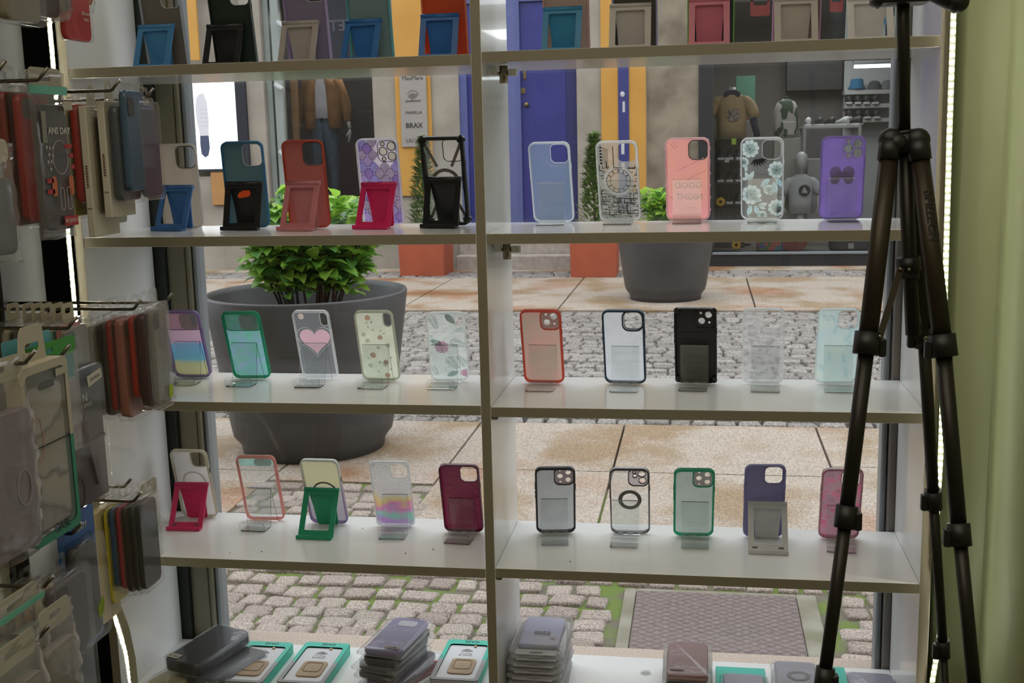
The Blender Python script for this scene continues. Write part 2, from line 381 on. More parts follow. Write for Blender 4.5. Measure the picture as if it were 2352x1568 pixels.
# white flat cable crossing in front of the loose strip
mb = MB(); cp = [at(172,1150,-.10), at(215,1255,-.12), at(262,1372,-.13), at(288,1440,-.12), at(303,1510,-.10), at(312,1600,-.08)]
rg = []
for i, c in enumerate(cp):
    d = (cp[min(i+1,5)]-cp[max(i-1,0)]).normalized(); a = d.cross(Vector((.3,-1,0))).normalized(); f_ = Vector((.3,-1,0)).normalized()*.0012
    rg.append([tuple(c+a*.0065), tuple(c-a*.0065), tuple(c-a*.0065-f_), tuple(c+a*.0065-f_)])
mb.loft(rg)
cb = mb.build('flat_cable', pbr('white_cable', srgb(205,205,188), .4))
tag(cb, 'flat white cable drooping past the left panel in front of the loose LED strip', 'cable')
# ------------------------------------------------------------------ street
def cobbles(name, x0, x1, y0, y1, sx_, sy_, z, gap, m, skip=None, jit=.18, joint=None, hexy=True):
    mb = MB(); ny = int((y1-y0)/sy_); tones = []
    for j in range(ny):
        y = y0+j*sy_; x = x0+random.uniform(-.5,0)*sx_; off = random.uniform(-.02,.02)
        while x < x1:
            w_ = sx_*random.uniform(.78,1.25); cx, cy = x+w_/2, y+sy_/2+random.uniform(-1,1)*sy_*.10+off+math.sin(x*2.1+j)*.008
            x += w_
            if skip and skip(cx, cy): continue
            hw, hh = w_/2-gap*random.uniform(.5,1.1), sy_/2-gap*random.uniform(.3,.8)
            o_out = []; rot = random.uniform(-.08,.08)
            for (ux, uy) in ((1,.78),(.82,1),(-.82,1),(-1,.78),(-1,-.78),(-.82,-1),(.82,-1),(1,-.78)):
                px_ = ux*hw*(1+random.uniform(-jit,jit*.4)); py_ = uy*hh*(1+random.uniform(-jit,jit*.4))
                o_out.append((cx+px_*math.cos(rot)-py_*math.sin(rot), cy+px_*math.sin(rot)+py_*math.cos(rot)))
            zt = z+random.uniform(-.004,.004); tx, ty = random.uniform(-.03,.03), random.uniform(-.03,.03)
            def R(s_, dz): return [(cx+(a-cx)*s_, cy+(b-cy)*s_, zt+dz+(a-cx)*s_*tx+(b-cy)*s_*ty) for a, b in o_out]
            t = random.random(); k0 = len(mb.f)
            mb.loft([R(1.04,-.03), R(1,-.007), R(.93,-.001), R(.78,.0015)], False, True, 0, True)
            tones += [t]*(len(mb.f)-k0)
    o = mb.build(name, m); o['kind'] = 'structure'
    ca = o.data.color_attributes.new('tone', 'FLOAT_COLOR', 'CORNER')
    arr = []
    for p, t in zip(o.data.polygons, tones): arr += [t,t,t,1]*p.loop_total
    ca.data.foreach_set('color', arr)
    return o
def stone_mat(name, a, b, scale=220, bmp=.5, spec_a=None):
    m, n, o = _new(name); bs = n.nodes.new('ShaderNodeBsdfPrincipled'); bs.inputs['Roughness'].default_value = .75
    at_ = n.nodes.new('ShaderNodeVertexColor'); at_.layer_name = 'tone'
    mx = n.nodes.new('ShaderNodeMix'); mx.data_type = 'RGBA'; n.links.new(at_.outputs[0], mx.inputs[0])
    mx.inputs[6].default_value = _c(a); mx.inputs[7].default_value = _c(b)
    sp, f = noise_mix(n, (.26,.25,.25), (.80,.78,.755), scale, 3, .36, .66)
    mu = n.nodes.new('ShaderNodeMix'); mu.data_type = 'RGBA'; mu.blend_type = 'MULTIPLY'; mu.inputs[0].default_value = 1
    n.links.new(mx.outputs[2], mu.inputs[6]); n.links.new(sp, mu.inputs[7]); n.links.new(mu.outputs[2], bs.inputs[0])
    bump(n, f, bs, bmp, .002); n.links.new(bs.outputs[0], o.inputs[0]); return m
GZ = -.15
moss = pbr('mossy_joint', srgb(96,90,76), 1, c2=srgb(90,106,44), scale=7, bmp=.8, lo=.43, hi=.55, bdist=.01)
darkj = pbr('dark_joint', srgb(52,49,46), 1, c2=srgb(68,65,60), scale=12)
def plate(x, y):   # hole for the cover plate and its concrete collar
    return (.07 < x < .85 and y < 2.16) 
def slabzone(x, y): return y > 2.46 and (x < -1.75 or x > -.90)
struct('ground', MB().box((-14,.50,-.6),(14,26,GZ-.03)), darkj)
struct('trim_4', MB().box((-3.4,.50,GZ-.03),(2.4,3.35,GZ-.012)), moss)
cob1 = stone_mat('near_cobble', srgb(202,188,176), srgb(172,157,145), 170, .6)
cob2 = stone_mat('mid_cobble', srgb(178,172,166), srgb(146,140,134), 60, .2)
cobbles('cobblestone_paving', -2.6, 1.7, .56, 3.32, .108, .098, GZ, .0052, cob1, lambda x, y: plate(x, y) or slabzone(x, y))
cobbles('cobblestone_paving', -4.2, 3.2, 4.62, 9.1, .150, .118, GZ, .0075, cob2, jit=.16)
cobbles('cobblestone_paving', -7.4, 3.8, 11.75, 12.45, .22, .16, GZ, .012, cob2, jit=.15)
slabm, n, o = _new('granite_slab'); bs = n.nodes.new('ShaderNodeBsdfPrincipled'); bs.inputs['Roughness'].default_value = .7
at_ = n.nodes.new('ShaderNodeVertexColor'); at_.layer_name = 'tone'
c_, f1 = noise_mix(n, srgb(200,186,172), srgb(172,146,114), 1.7, 6, .46, .60)
c3, f3 = noise_mix(n, (1,1,1), srgb(235,180,135), 1.1, 5, .54, .70)
c2, f2 = noise_mix(n, (.38,.37,.355), (.72,.71,.68), 95, 3, .38, .62)
mu = n.nodes.new('ShaderNodeMix'); mu.data_type = 'RGBA'; mu.blend_type = 'MULTIPLY'; mu.inputs[0].default_value = 1
m3 = n.nodes.new('ShaderNodeMix'); m3.data_type = 'RGBA'; m3.blend_type = 'MULTIPLY'; m3.inputs[0].default_value = 1
n.links.new(c_, mu.inputs[6]); n.links.new(c2, mu.inputs[7]); n.links.new(mu.outputs[2], m3.inputs[6]); n.links.new(c3, m3.inputs[7]); n.links.new(m3.outputs[2], bs.inputs[0])
bump(n, f2, bs, .5, .002); n.links.new(bs.outputs[0], o.inputs[0])
mb = MB()
def slab(x0, x1, y0, y1, g=.006): mb.bbox((x0+g,y0+g,GZ-.04),(x1-g,y1-g,GZ), .003)
for (x0, x1, rows) in ((-4.4,-3.1,(2.5,3.4,4.6)),(-3.1,-1.75,(2.46,3.5,4.6)),(-1.75,-.90,(3.34,4.6)),(-.90,-.05,(2.46,3.62,4.6)),(-.05,1.03,(2.46,3.62,4.6)),(1.03,2.2,(2.46,3.8,4.6)),(2.2,3.4,(2.5,3.8,4.6))):
    for a, b in zip(rows, rows[1:]): slab(x0, x1, a, b)
for (x0, x1, rows) in ((-8,-6.2,(9.1,10.6,11.75)),(-6.2,-4.4,(9.1,10.2,11.75)),(-4.4,-2.6,(9.1,10.5,11.75)),(-2.6,-1.0,(9.1,10.3,11.75)),(-1.0,.9,(9.1,10.3,11.75)),(.9,2.5,(9.1,10.6,11.75)),(2.5,4.4,(9.1,10.6,11.75))):
    for a, b in zip(rows, rows[1:]): slab(x0, x1, a, b, .008)
slab(-8, 5, 12.45, 12.9)
struct('granite_slabs', mb, slabm)
# metal cover plate in a concrete collar
conc = pbr('worn_concrete', srgb(132,127,114), .9, c2=srgb(108,103,84), scale=7, bmp=.5)
mb = MB(); mb.bbox((.112,.56,GZ-.05),(.155,2.115,GZ-.002), .004); mb.bbox((.155,2.085,GZ-.05),(.73,2.115,GZ-.002), .004); mb.bbox((.73,.56,GZ-.05),(.80,2.115,GZ-.002), .004)
struct('trim_5', mb, conc)
m, n, o = _new('tread_plate'); bs = n.nodes.new('ShaderNodeBsdfPrincipled'); bs.inputs['Roughness'].default_value = .7; bs.inputs['Metallic'].default_value = .2
t = n.nodes.new('ShaderNodeTexCoord'); facs = []
for ang in (.62, -.62):
    mp = n.nodes.new('ShaderNodeMapping'); mp.inputs['Rotation'].default_value = (0,0,ang); wv = n.nodes.new('ShaderNodeTexWave'); wv.bands_direction = 'Y'
    wv.inputs['Scale'].default_value = 11; wv.inputs['Distortion'].default_value = .3
    n.links.new(t.outputs['Object'], mp.inputs[0]); n.links.new(mp.outputs[0], wv.inputs[0]); facs.append(wv.outputs['Fac'])
mxm = n.nodes.new('ShaderNodeMath'); mxm.operation = 'MAXIMUM'; n.links.new(facs[0], mxm.inputs[0]); n.links.new(facs[1], mxm.inputs[1])
r = n.nodes.new('ShaderNodeValToRGB'); r.color_ramp.elements[0].position = .80; r.color_ramp.elements[1].position = .97
r.color_ramp.elements[0].color = _c(srgb(116,103,100)); r.color_ramp.elements[1].color = _c(srgb(90,78,74)); n.links.new(mxm.outputs[0], r.inputs[0])
cc, ff = noise_mix(n, (.75,.72,.72), (1.1,1.08,1.08), 60, 4)
mu = n.nodes.new('ShaderNodeMix'); mu.data_type = 'RGBA'; mu.blend_type = 'MULTIPLY'; mu.inputs[0].default_value = 1
n.links.new(r.outputs[0], mu.inputs[6]); n.links.new(cc, mu.inputs[7]); n.links.new(mu.outputs[2], bs.inputs[0])
bump(n, r.outputs[0], bs, .6, .003); n.links.new(bs.outputs[0], o.inputs[0])
mb = MB(); mb.bbox((.158,1.1,GZ-.02),(.727,2.082,GZ+.003), .002)
o = mb.build('cover_plate', m); tag(o, 'rusty lozenge-patterned metal cover plate set among the cobbles', 'manhole cover')

# planters ------------------------------------------------------------
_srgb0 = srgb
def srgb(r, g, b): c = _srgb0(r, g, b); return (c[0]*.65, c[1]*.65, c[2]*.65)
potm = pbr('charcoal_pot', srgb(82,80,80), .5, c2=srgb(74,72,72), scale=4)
soilm = pbr('soil', srgb(120,104,84), 1, c2=srgb(60,52,44), scale=30, bmp=.8)
def leafm(name, a, b, em=.35):
    return thin(name, a, 1.0, rough=.35, tl=em, c2=b, scale=14, gloss=.0)
def leaf(mb, c, L, W, d, up, mi=0):
    """one pointed, folded, curved leaf of eight faces"""
    d = d.normalized(); s_ = d.cross(up); s_ = s_.normalized() if s_.length > .01 else Vector((1,0,0)); nrm = s_.cross(d).normalized()
    prof = [(0,.06,0),(.25,.8,.05),(.55,1,.06),(.8,.62,.0),(1,.02,-.12)]
    vs = []
    for t_, w_, h_ in prof:
        p = c+d*L*t_+nrm*L*h_
        vs += [p - s_*W*w_*.5 + nrm*W*.16*w_, p, p + s_*W*w_*.5 + nrm*W*.16*w_]
    fs = []
    for i in range(4):
        a = i*3; fs += [(a,a+1,a+4,a+3),(a+1,a+2,a+5,a+4)]
    mb.add([tuple(v) for v in vs], fs, mi, True)
def bush(root, cx, cy, z0, z1, rx, ry, nleaf, L, seeds, stems=14, mats=None):
    rnd = random.Random(seeds); st = MB(); fo = MB(); tips = []
    for k in range(stems):
        a = rnd.uniform(0,2*PI); rr = rnd.uniform(.1,1)**.6; b = Vector((cx+.25*rx*math.cos(a), cy+.25*ry*math.sin(a), z0))
        e = Vector((cx+rx*.85*rr*math.cos(a), cy+ry*.85*rr*math.sin(a), z0+(z1-z0)*rnd.uniform(.55,1)))
        mid = (b+e)/2+Vector((rnd.uniform(-.04,.04),rnd.uniform(-.04,.04),.03)); st.tube([b,mid,e], [.008,.006,.004], 5)
        for q in range(nleaf//stems):
            t_ = rnd.uniform(.15,1.0)**.7
            p = b.lerp(mid, t_*2) if t_ < .5 else mid.lerp(e, t_*2-1)
            an = rnd.uniform(0,2*PI); out = Vector((math.cos(an),math.sin(an),rnd.uniform(-.25,.9)))
            p = p+out*rnd.uniform(0,.07)
            leaf(fo, p, L*rnd.uniform(.6,1.15), L*rnd.uniform(.5,.72), out, Vector((rnd.uniform(-.4,.4),rnd.uniform(-.4,.4),1)), rnd.choice((0,0,1,1,2)))
    st.build('stems', pbr('plant_stem', srgb(92,70,50), .8), root); fo.build('foliage', mats, root)
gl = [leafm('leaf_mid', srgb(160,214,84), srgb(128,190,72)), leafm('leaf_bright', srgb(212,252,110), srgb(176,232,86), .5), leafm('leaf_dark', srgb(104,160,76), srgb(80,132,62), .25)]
def round_pot(root, r_top, r_bot, h, foot=True):
    prof = [(r_bot*.80,.0),(r_bot*.88,.0),(r_bot*.9,.05),(r_bot*.99,.10),(r_bot*1.02,.2*h),(r_top*.97,h*.85),(r_top,h-.01),(r_top*.995,h),(r_top*.965,h),(r_top*.95,h-.03),(r_top*.90,h*.86),(r_top*.86,h*.80)]
    mb = MB(); mb.loft([[(r_*math.cos(2*PI*k/48), r_*math.sin(2*PI*k/48), z_) for k in range(48)] for r_, z_ in prof], True, False, 0, True)
    mb.build('pot', potm, root)
    sm = MB(); sm.loft([[(r_*math.cos(2*PI*k/24), r_*math.sin(2*PI*k/24), h*.84+dz) for k in range(24)] for r_, dz in ((r_top*.90,-.02),(r_top*.6,.01),(r_top*.2,.02))], False, True, 0, True)
    sm.build('soil', soilm, root)
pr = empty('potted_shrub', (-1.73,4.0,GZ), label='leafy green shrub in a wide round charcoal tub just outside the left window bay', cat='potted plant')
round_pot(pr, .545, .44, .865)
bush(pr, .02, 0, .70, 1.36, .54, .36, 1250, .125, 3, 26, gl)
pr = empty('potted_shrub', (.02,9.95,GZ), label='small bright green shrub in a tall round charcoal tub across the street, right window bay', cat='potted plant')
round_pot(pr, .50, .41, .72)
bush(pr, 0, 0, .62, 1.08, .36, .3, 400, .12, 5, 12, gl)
cm = [leafm('conifer_green', srgb(118,148,78), srgb(92,124,64), .35), leafm('conifer_light', srgb(156,184,104), srgb(126,154,80), .4)]
def conifer(root, h, r, z0, seed):
    rnd = random.Random(seed); mb = MB()
    for k in range(900):
        t_ = rnd.random()**.8; rr = r*(1-t_)**.75*rnd.uniform(.55,1.05); a = rnd.uniform(0,2*PI); z_ = z0+h*t_
        d_ = Vector((math.cos(a),math.sin(a),rnd.uniform(.3,1.3)))
        leaf(mb, Vector((rr*math.cos(a)*.8, rr*math.sin(a)*.8, z_)), rnd.uniform(.07,.12), .035, d_, Vector((0,0,1)), rnd.choice((0,0,1)))
    mb.build('foliage', cm, root); MB().tube([(0,0,z0-.05),(0,0,z0+h*.8)], [.02,.008], 6).build('trunk', pbr('plant_stem', srgb(92,70,50), .8), root)
terra = pbr('terracotta_panel', srgb(190,92,58), .7, c2=srgb(176,84,54), scale=3)
def sq_planter(x0, x1, y0, lab, seed):
    r_ = empty('potted_conifer', ((x0+x1)/2, y0+(x1-x0)/2, GZ), label=lab, cat='potted plant'); s_ = (x1-x0)/2
    mb = MB(); mb.loft([[(-a,-a,z_),(a,-a,z_),(a,a,z_),(-a,a,z_)] for a, z_ in ((s_*.96,0),(s_,.52),(s_,.60),(s_*.92,.60),(s_*.9,.54))], True, False)
    mb.build('planter_box', terra, r_); MB().box((-s_*.89,-s_*.89,.5),(s_*.89,s_*.89,.545)).build('soil', soilm, r_)
    conifer(r_, 1.12, .24, .54, seed)
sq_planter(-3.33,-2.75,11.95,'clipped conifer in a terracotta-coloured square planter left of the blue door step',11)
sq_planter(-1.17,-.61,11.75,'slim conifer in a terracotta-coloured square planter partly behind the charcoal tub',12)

srgb = _srgb0
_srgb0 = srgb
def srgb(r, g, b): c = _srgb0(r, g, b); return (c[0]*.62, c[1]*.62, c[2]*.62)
# ------------------------------------------------------------------ buildings across the street
FY = 12.9
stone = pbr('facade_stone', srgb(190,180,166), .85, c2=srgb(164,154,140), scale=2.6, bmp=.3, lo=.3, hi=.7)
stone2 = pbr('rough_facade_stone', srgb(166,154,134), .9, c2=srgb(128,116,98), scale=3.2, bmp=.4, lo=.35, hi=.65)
def fb(x0, x1, z0, z1, y0=FY, y1=FY+.45): return (x0,y0,z0),(x1,y1,z1)
mb = MB()
for a in ((-14,-6.62,-.2,7.5),(-6.62,-5.32,-.2,1.1),(-6.62,-5.32,3.6,7.5),(-5.6,-5.32,1.1,3.6),(-5.32,-3.84,-.2,.36),(-5.32,-3.84,3.5,7.5),(-3.84,-2.70,-.2,7.5),(-1.18,-.30,-.2,7.5),(-2.70,-1.18,3.35,7.5)):
    mb.box(*fb(*a))
mb.box(*fb(-6.62,-5.6,1.1,3.6,FY+.12,FY+.45))
mb.bbox((-7.4,FY-.10,-.2),(-3.45,FY,.27), .01)
struct('wall_facade', mb, stone)
mb = MB(); mb.box(*fb(-.30,.34,-.2,7.5)); mb.box(*fb(.34,3.4,3.4,7.5)); mb.box(*fb(3.4,14,-.2,7.5))
struct('wall_facade', mb, stone2)
mb = MB(); mb.bbox((-2.74,FY-.32,-.2),(-1.15,FY+.1,.03), .012); mb.bbox((-2.74,FY-.05,.03),(-1.15,FY+.1,.20), .01)
struct('doorstep', mb, pbr('step_granite', srgb(196,184,172), .8, c2=srgb(174,162,150), scale=14))
# tall yellow banners hanging from the facade
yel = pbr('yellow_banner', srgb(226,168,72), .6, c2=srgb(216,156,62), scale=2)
def simple(name, mb, m, label, cat, group=None): return tag(mb.build(name, m), label, cat, group)
simple('banner', MB().bbox((-3.53,FY-.04,.80),(-3.06,FY-.01,4.2), .004), yel, 'tall yellow banner on the stone pier behind the shop-name board', 'banner')
rt = empty('banner', (0,0,0), label='wide yellow banner split by a blue stripe, right of the blue door', cat='banner')
MB().bbox((-.87,FY-.04,.80),(-.31,FY-.01,4.2), .004).build('cloth', yel, rt)
blu = pbr('blue_stripe', srgb(56,60,132), .5)
MB().bbox((-.655,FY-.056,.55),(-.52,FY-.041,4.2), .004).build('blue_stripe', blu, rt)
wh = pbr('white_mark', srgb(220,220,225), .5)
mb = MB(); mb.box((-.62,FY-.06,1.28),(-.58,FY-.0565,1.42)); mb.box((-.62,FY-.06,1.05),(-.58,FY-.0565,1.18)); mb.ball((-.60,FY-.058,2.02),(.03,.003,.035),8,5); mb.box((-.60,FY-.06,1.8),(-.57,FY-.0565,1.93))
mb.build('white_mark', wh, rt)
simple('banner', MB().bbox((-6.32,FY-.06,2.62),(-6.16,FY-.02,4.2), .004), yel, 'narrow yellow banner above the lit shoe display', 'banner')
simple('wall_plaque', MB().bbox((-6.12,FY-.05,.72),(-5.86,FY-.001,1.16), .004), pbr('ochre_plaque', srgb(206,150,88), .7), 'ochre orange panel on the wall just below the lit shoe display', 'plaque')
# lit display with a shoe seen from above
rt = empty('display_screen', (0,0,0), label='bright white lit screen showing a pale shoe, at far left across the street', cat='screen')
MB().bbox((-6.44,FY-.06,1.16),(-5.56,FY+.06,2.38), .004).build('screen_frame', pbr('black_frame', srgb(38,40,52), .5), rt)
MB().box((-6.42,FY-.064,1.2),(-5.70,FY-.061,2.345)).build('lit_panel', pbr('lit_white', (1,1,1), .5, emit=(.93,.97,1), es=1.25), rt)
shl = pbr('shoe_picture_pale', (.25,.25,.27), .5, emit=(.80,.80,.86), es=.55)
shd = pbr('shoe_picture_dark', (.03,.04,.08), .5, emit=(.05,.06,.12), es=.5)
def shoe_pic(mi):
    out = []
    pts = [(-.03,.40),(.03,.42),(.075,.30),(.085,.05),(.07,-.14)] if mi == 0 else [(.07,-.14),(.075,-.3),(.05,-.40),(.0,-.43),(-.05,-.38),(-.06,-.25),(-.055,-.14)]
    if mi == 0: pts = pts + [(-.055,-.14),(-.085,.05),(-.095,.22),(-.07,.36)]
    return [(x_-6.17+(.0), z_+1.78-.0) for x_, z_ in pts]
mb = MB(); mb.prism([shoe_pic(0)], FY-.066, FY-.0645); mb.prism([shoe_pic(1)], FY-.066, FY-.0645, 1)
for k in range(5): mb.box((-6.20,FY-.0672,1.76+.055*k),(-6.10,FY-.0662,1.768+.055*k), 2)
mb.build('shoe_picture', [shl, shd, pbr('lace_grey', (.3,.3,.33), .5, emit=(.5,.5,.56), es=.5)], rt)
# shop-name board
rt = empty('sign_board', (0,0,0), label='grey board listing clothing labels in black lettering on the yellow banner', cat='sign')
MB().bbox((-3.46,FY-.07,1.43),(-3.11,FY-.045,2.42), .004).build('board', pbr('grey_board', srgb(176,168,160), .6), rt)
ink = pbr('black_ink', srgb(52,48,46), .6)
def ftext(s_, size, x, z_, par, y=FY-.072, m=ink, bold=False): return text('lettering', s_, size, m, par, T((x,y,z_)) @ F_ROOM, .001, bold=bold)
ftext('MaxMara', .075, -3.285, 2.30, rt); ftext('MARELLA', .052, -3.285, 1.865, rt); ftext('BRAX', .088, -3.285, 1.70, rt, bold=True); ftext('LIU JO', .07, -3.30, 1.51, rt)
ftext('paul&shark', .045, -3.285, 2.015, rt)
mb = MB(); mb.tube([(-3.285+.085*math.cos(a), FY-.071, 2.06+.085*math.sin(a)) for a in [.5+k*.21 for k in range(11)]], .004, 5)
mb.prism([[(-3.35,2.06),(-3.29,2.04),(-3.24,2.06),(-3.22,2.10),(-3.30,2.11),(-3.34,2.09)]], FY-.073, FY-.0705); mb.build('emblem', pbr('emblem_grey', srgb(120,114,108), .6), rt)
# blue door
rt = empty('door_1', (0,0,0)); rt['kind'] = 'structure'
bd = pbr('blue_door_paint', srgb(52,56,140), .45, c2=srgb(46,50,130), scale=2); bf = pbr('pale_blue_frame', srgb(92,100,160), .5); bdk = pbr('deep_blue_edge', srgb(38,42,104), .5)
mb = MB(); mb.bbox((-2.71,FY+.02,.2),(-2.60,FY+.2,3.35), .004); mb.bbox((-2.08,FY+.0,.2),(-1.90,FY+.2,3.35), .004); mb.bbox((-2.71,FY+.02,3.2),(-1.18,FY+.2,3.36), .004)
mb.build('door_frame', bf, rt)
mb = MB(); mb.bbox((-2.60,FY+.06,.2),(-2.085,FY+.12,3.2), .004); mb.bbox((-1.90,FY+.06,.2),(-1.32,FY+.12,3.2), .004); mb.build('door_leaf', bd, rt)
MB().bbox((-1.32,FY+.05,.2),(-1.18,FY+.14,3.2), .004).build('door_edge', bdk, rt)
brass = pbr('old_brass', srgb(150,130,90), .4, .8)
MB().ball((-1.83,FY+.03,1.93),.032,10,6).build('door_knob', brass, rt)
mb = MB(); mb.bbox((-1.90,FY+.045,2.07),(-1.845,FY+.0605,2.14), .002); mb.bbox((-1.865,FY+.045,2.25),(-1.83,FY+.0605,2.50), .002); mb.build('lock_plate', brass, rt)

# ---- clothes shop (left)
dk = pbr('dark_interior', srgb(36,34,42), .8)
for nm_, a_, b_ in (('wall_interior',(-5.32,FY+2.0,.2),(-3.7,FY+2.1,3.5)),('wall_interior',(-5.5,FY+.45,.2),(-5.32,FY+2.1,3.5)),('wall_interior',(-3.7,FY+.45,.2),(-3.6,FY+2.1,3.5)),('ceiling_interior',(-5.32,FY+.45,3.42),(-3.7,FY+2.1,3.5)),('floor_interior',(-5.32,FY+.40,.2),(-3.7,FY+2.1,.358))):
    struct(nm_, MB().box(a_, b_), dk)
rt = empty('window_2', (0,0,0)); rt['kind'] = 'structure'
mull = pbr('pale_mullion', srgb(170,178,172), .4)
mb = MB(); mb.bbox((-5.32,FY+.10,.36),(-5.24,FY+.2,3.5), .006); mb.bbox((-5.20,FY+.06,.36),(-5.09,FY+.2,3.5), .006); mb.bbox((-5.09,FY+.10,.36),(-3.84,FY+.18,.42), .006)
mb.build('window_frame', mull, rt)
MB().add([(-5.09,FY+.14,.4),(-3.84,FY+.14,.4),(-3.84,FY+.14,3.5),(-5.09,FY+.14,3.5)], [(0,1,2,3)]).build('glass_pane', pane_mat('window_glass'), rt)
simple('partition_board', MB().bbox((-5.07,FY+.32,.37),(-4.99,FY+.40,3.3), .004), pbr('tan_panel', srgb(150,116,76), .7), 'tan upright panel inside the clothes shop window', 'panel')
# spotlights on the mullion
for k, (px, py) in enumerate(((640,203),(645,60),(650,357))):
    p = at(px, py, FY+.0)
    rt = empty('spotlight', (p.x,p.y-.03,p.z), (0,0,-.5), label=['white spotlight on the pale mullion, level with the mannequin jacket','white spotlight on the pale mullion, high above the first shelf','white spotlight on the pale mullion, lowest of three'][k], cat='spotlight')
    MB().tube([(-.04,0,.05),(.10,0,-.03)], .035, 10).build('lamp_body', pbr('spot_white', srgb(200,204,202), .4), rt)
    MB().tube([(-.04,.06,.03),(0,0,.01)], .012, 6).build('arm', pbr('spot_white', srgb(200,204,202), .4), rt)
# mannequin in tan jacket and jeans
MY = FY+.75
rt = empty('mannequin', (-4.76,MY,.62), label='shop mannequin in an open tan jacket, white shirt and blue jeans', cat='mannequin')
def body(name, m, segs, par):
    """one smooth body of elliptical cross-sections through joints"""
    mb = MB()
    for chain in segs:
        rings = []
        for (x_, y_, z_, rx_, ry_) in chain: rings.append([(x_+rx_*math.cos(2*PI*k/14), y_+ry_*math.sin(2*PI*k/14), z_) for k in range(14)])
        mb.loft(rings, True, True, 0, True)
    return mb.build(name, m, par)
skin = pbr('mannequin_white', srgb(196,196,192), .4)
simple('plinth', MB().bbox((-5.02,MY-.22,.362),(-4.48,MY+.22,.62), .006), pbr('dark_plinth', srgb(60,58,60), .6), 'low dark plinth under the jacketed mannequin', 'plinth')
body('jeans', pbr('denim', srgb(62,84,104), .8, c2=srgb(48,66,86), scale=10), [[(-.12,0,.02,.06,.07),(-.11,0,.5,.075,.085),(-.10,0,.9,.10,.11),(-.04,0,1.12,.15,.12),(0,0,1.22,.17,.12)],[(.12,.03,.02,.06,.07),(.11,.02,.5,.075,.085),(.10,0,.9,.10,.11),(.04,0,1.12,.15,.12),(0,0,1.22,.17,.12)]], rt)
body('shirt', pbr('white_shirt', srgb(200,198,205), .8), [[(0,0,1.18,.16,.11),(0,0,1.4,.16,.12),(0,0,1.65,.20,.12),(0,0,1.78,.12,.09),(0,0,1.83,.07,.07)]], rt)
jk = pbr('tan_jacket', srgb(150,108,58), .9, c2=srgb(120,84,48), scale=7, bmp=.5)
body('jacket', jk, [[(-.17,-.02,1.08,.10,.15),(-.17,-.02,1.3,.10,.15),(-.16,-.02,1.6,.11,.14),(-.10,0,1.78,.09,.10)],[(.17,-.02,1.08,.10,.15),(.17,-.02,1.3,.10,.15),(.16,-.02,1.6,.11,.14),(.10,0,1.78,.09,.10)],[(-.35,-.02,1.18,.055,.06),(-.33,0,1.35,.07,.07),(-.27,0,1.55,.08,.08),(-.20,0,1.74,.08,.09)],[(.35,-.02,1.18,.055,.06),(.33,0,1.35,.07,.07),(.27,0,1.55,.08,.08),(.20,0,1.74,.08,.09)]], rt)
body('torso', skin, [[(0,0,1.8,.06,.06),(0,0,1.92,.055,.06),(0,0,1.98,.09,.10),(0,0,2.12,.085,.11),(0,0,2.22,.03,.04)]], rt)
for s_ in (-1,1):
    mb = MB(); mb.tube([(s_*.35,-.02,1.22),(s_*.37,-.03,1.08)], [.032,.026], 10); mb.ball((s_*.372,-.04,1.02),(.022,.034,.055),10,6)
    for q in range(4): mb.tube([(s_*.372,-.065+.016*q,.99),(s_*(.365),-.07+.017*q,.93),(s_*.35,-.065+.016*q,.895-.006*(q in (1,2)))], [.0085,.0078,.006], 6)
    mb.tube([(s_*.36,-.07,1.03),(s_*.345,-.085,.99),(s_*.335,-.085,.96)], [.01,.009,.007], 6)
    mb.build('hand', skin, rt)
rt = empty('window_lettering', (0,0,0), label='pale letters E and T read backwards on a dusky banner in the clothes shop', cat='sign')
MB().bbox((-4.55,FY+.25,2.45),(-3.86,FY+.27,3.4), .002).build('banner_cloth', pbr('dusky_banner', srgb(72,76,92), .8), rt)
p = at(775,60,FY+.24)
text('lettering', 'ET', .20, pbr('pale_letters', srgb(140,136,158), .6), rt, T((p.x,FY+.24,p.z)) @ F_MIRR, .003, bold=True)

# ---- shoe and streetwear shop (right)
blk = pbr('black_shopfront', srgb(38,38,42), .45)
rt = empty('window_3', (0,0,0)); rt['kind'] = 'structure'
mb = MB(); mb.bbox((.34,FY-.03,-.15),(.52,FY+.2,3.4), .006); mb.bbox((.34,FY-.05,-.17),(3.4,FY+.2,.0), .006); mb.bbox((3.2,FY-.03,-.15),(3.4,FY+.2,3.4), .006)
mb.build('window_frame', blk, rt)
MB().bbox((.52,FY-.07,.0),(3.2,FY+.02,.028), .004).build('sill', alul, rt)
MB().add([(.52,FY+.1,.02),(3.2,FY+.1,.02),(3.2,FY+.1,3.4),(.52,FY+.1,3.4)], [(0,1,2,3)]).build('glass_pane', pane_mat('window_glass'), rt)
gi = pbr('grey_interior', srgb(112,108,102), .8)
for nm_, a_, b_ in (('wall_interior',(.2,FY+3.6,-.1),(5.2,FY+3.7,3.4)),('wall_interior',(.2,FY+.45,-.1),(.3,FY+3.6,3.4)),('wall_interior',(5.1,FY+.45,-.1),(5.2,FY+3.6,3.4)),('ceiling_interior',(.2,FY+.2,3.1),(5.2,FY+3.7,3.2)),('floor_interior',(.2,FY+.2,-.15),(5.2,FY+3.7,-.002))):
    struct(nm_, MB().box(a_, b_), gi)
def A(px, py, Y): return at(px, py, Y)
def pbox(name, px0, px1, py0, py1, Y, dep, m, label, cat, group=None):
    a = A(px0, py0, Y); b = A(px1, py1, Y)
    return simple(name, MB().bbox((a.x,Y,b.z),(b.x,Y+dep,a.z), .006), m, label, cat, group)
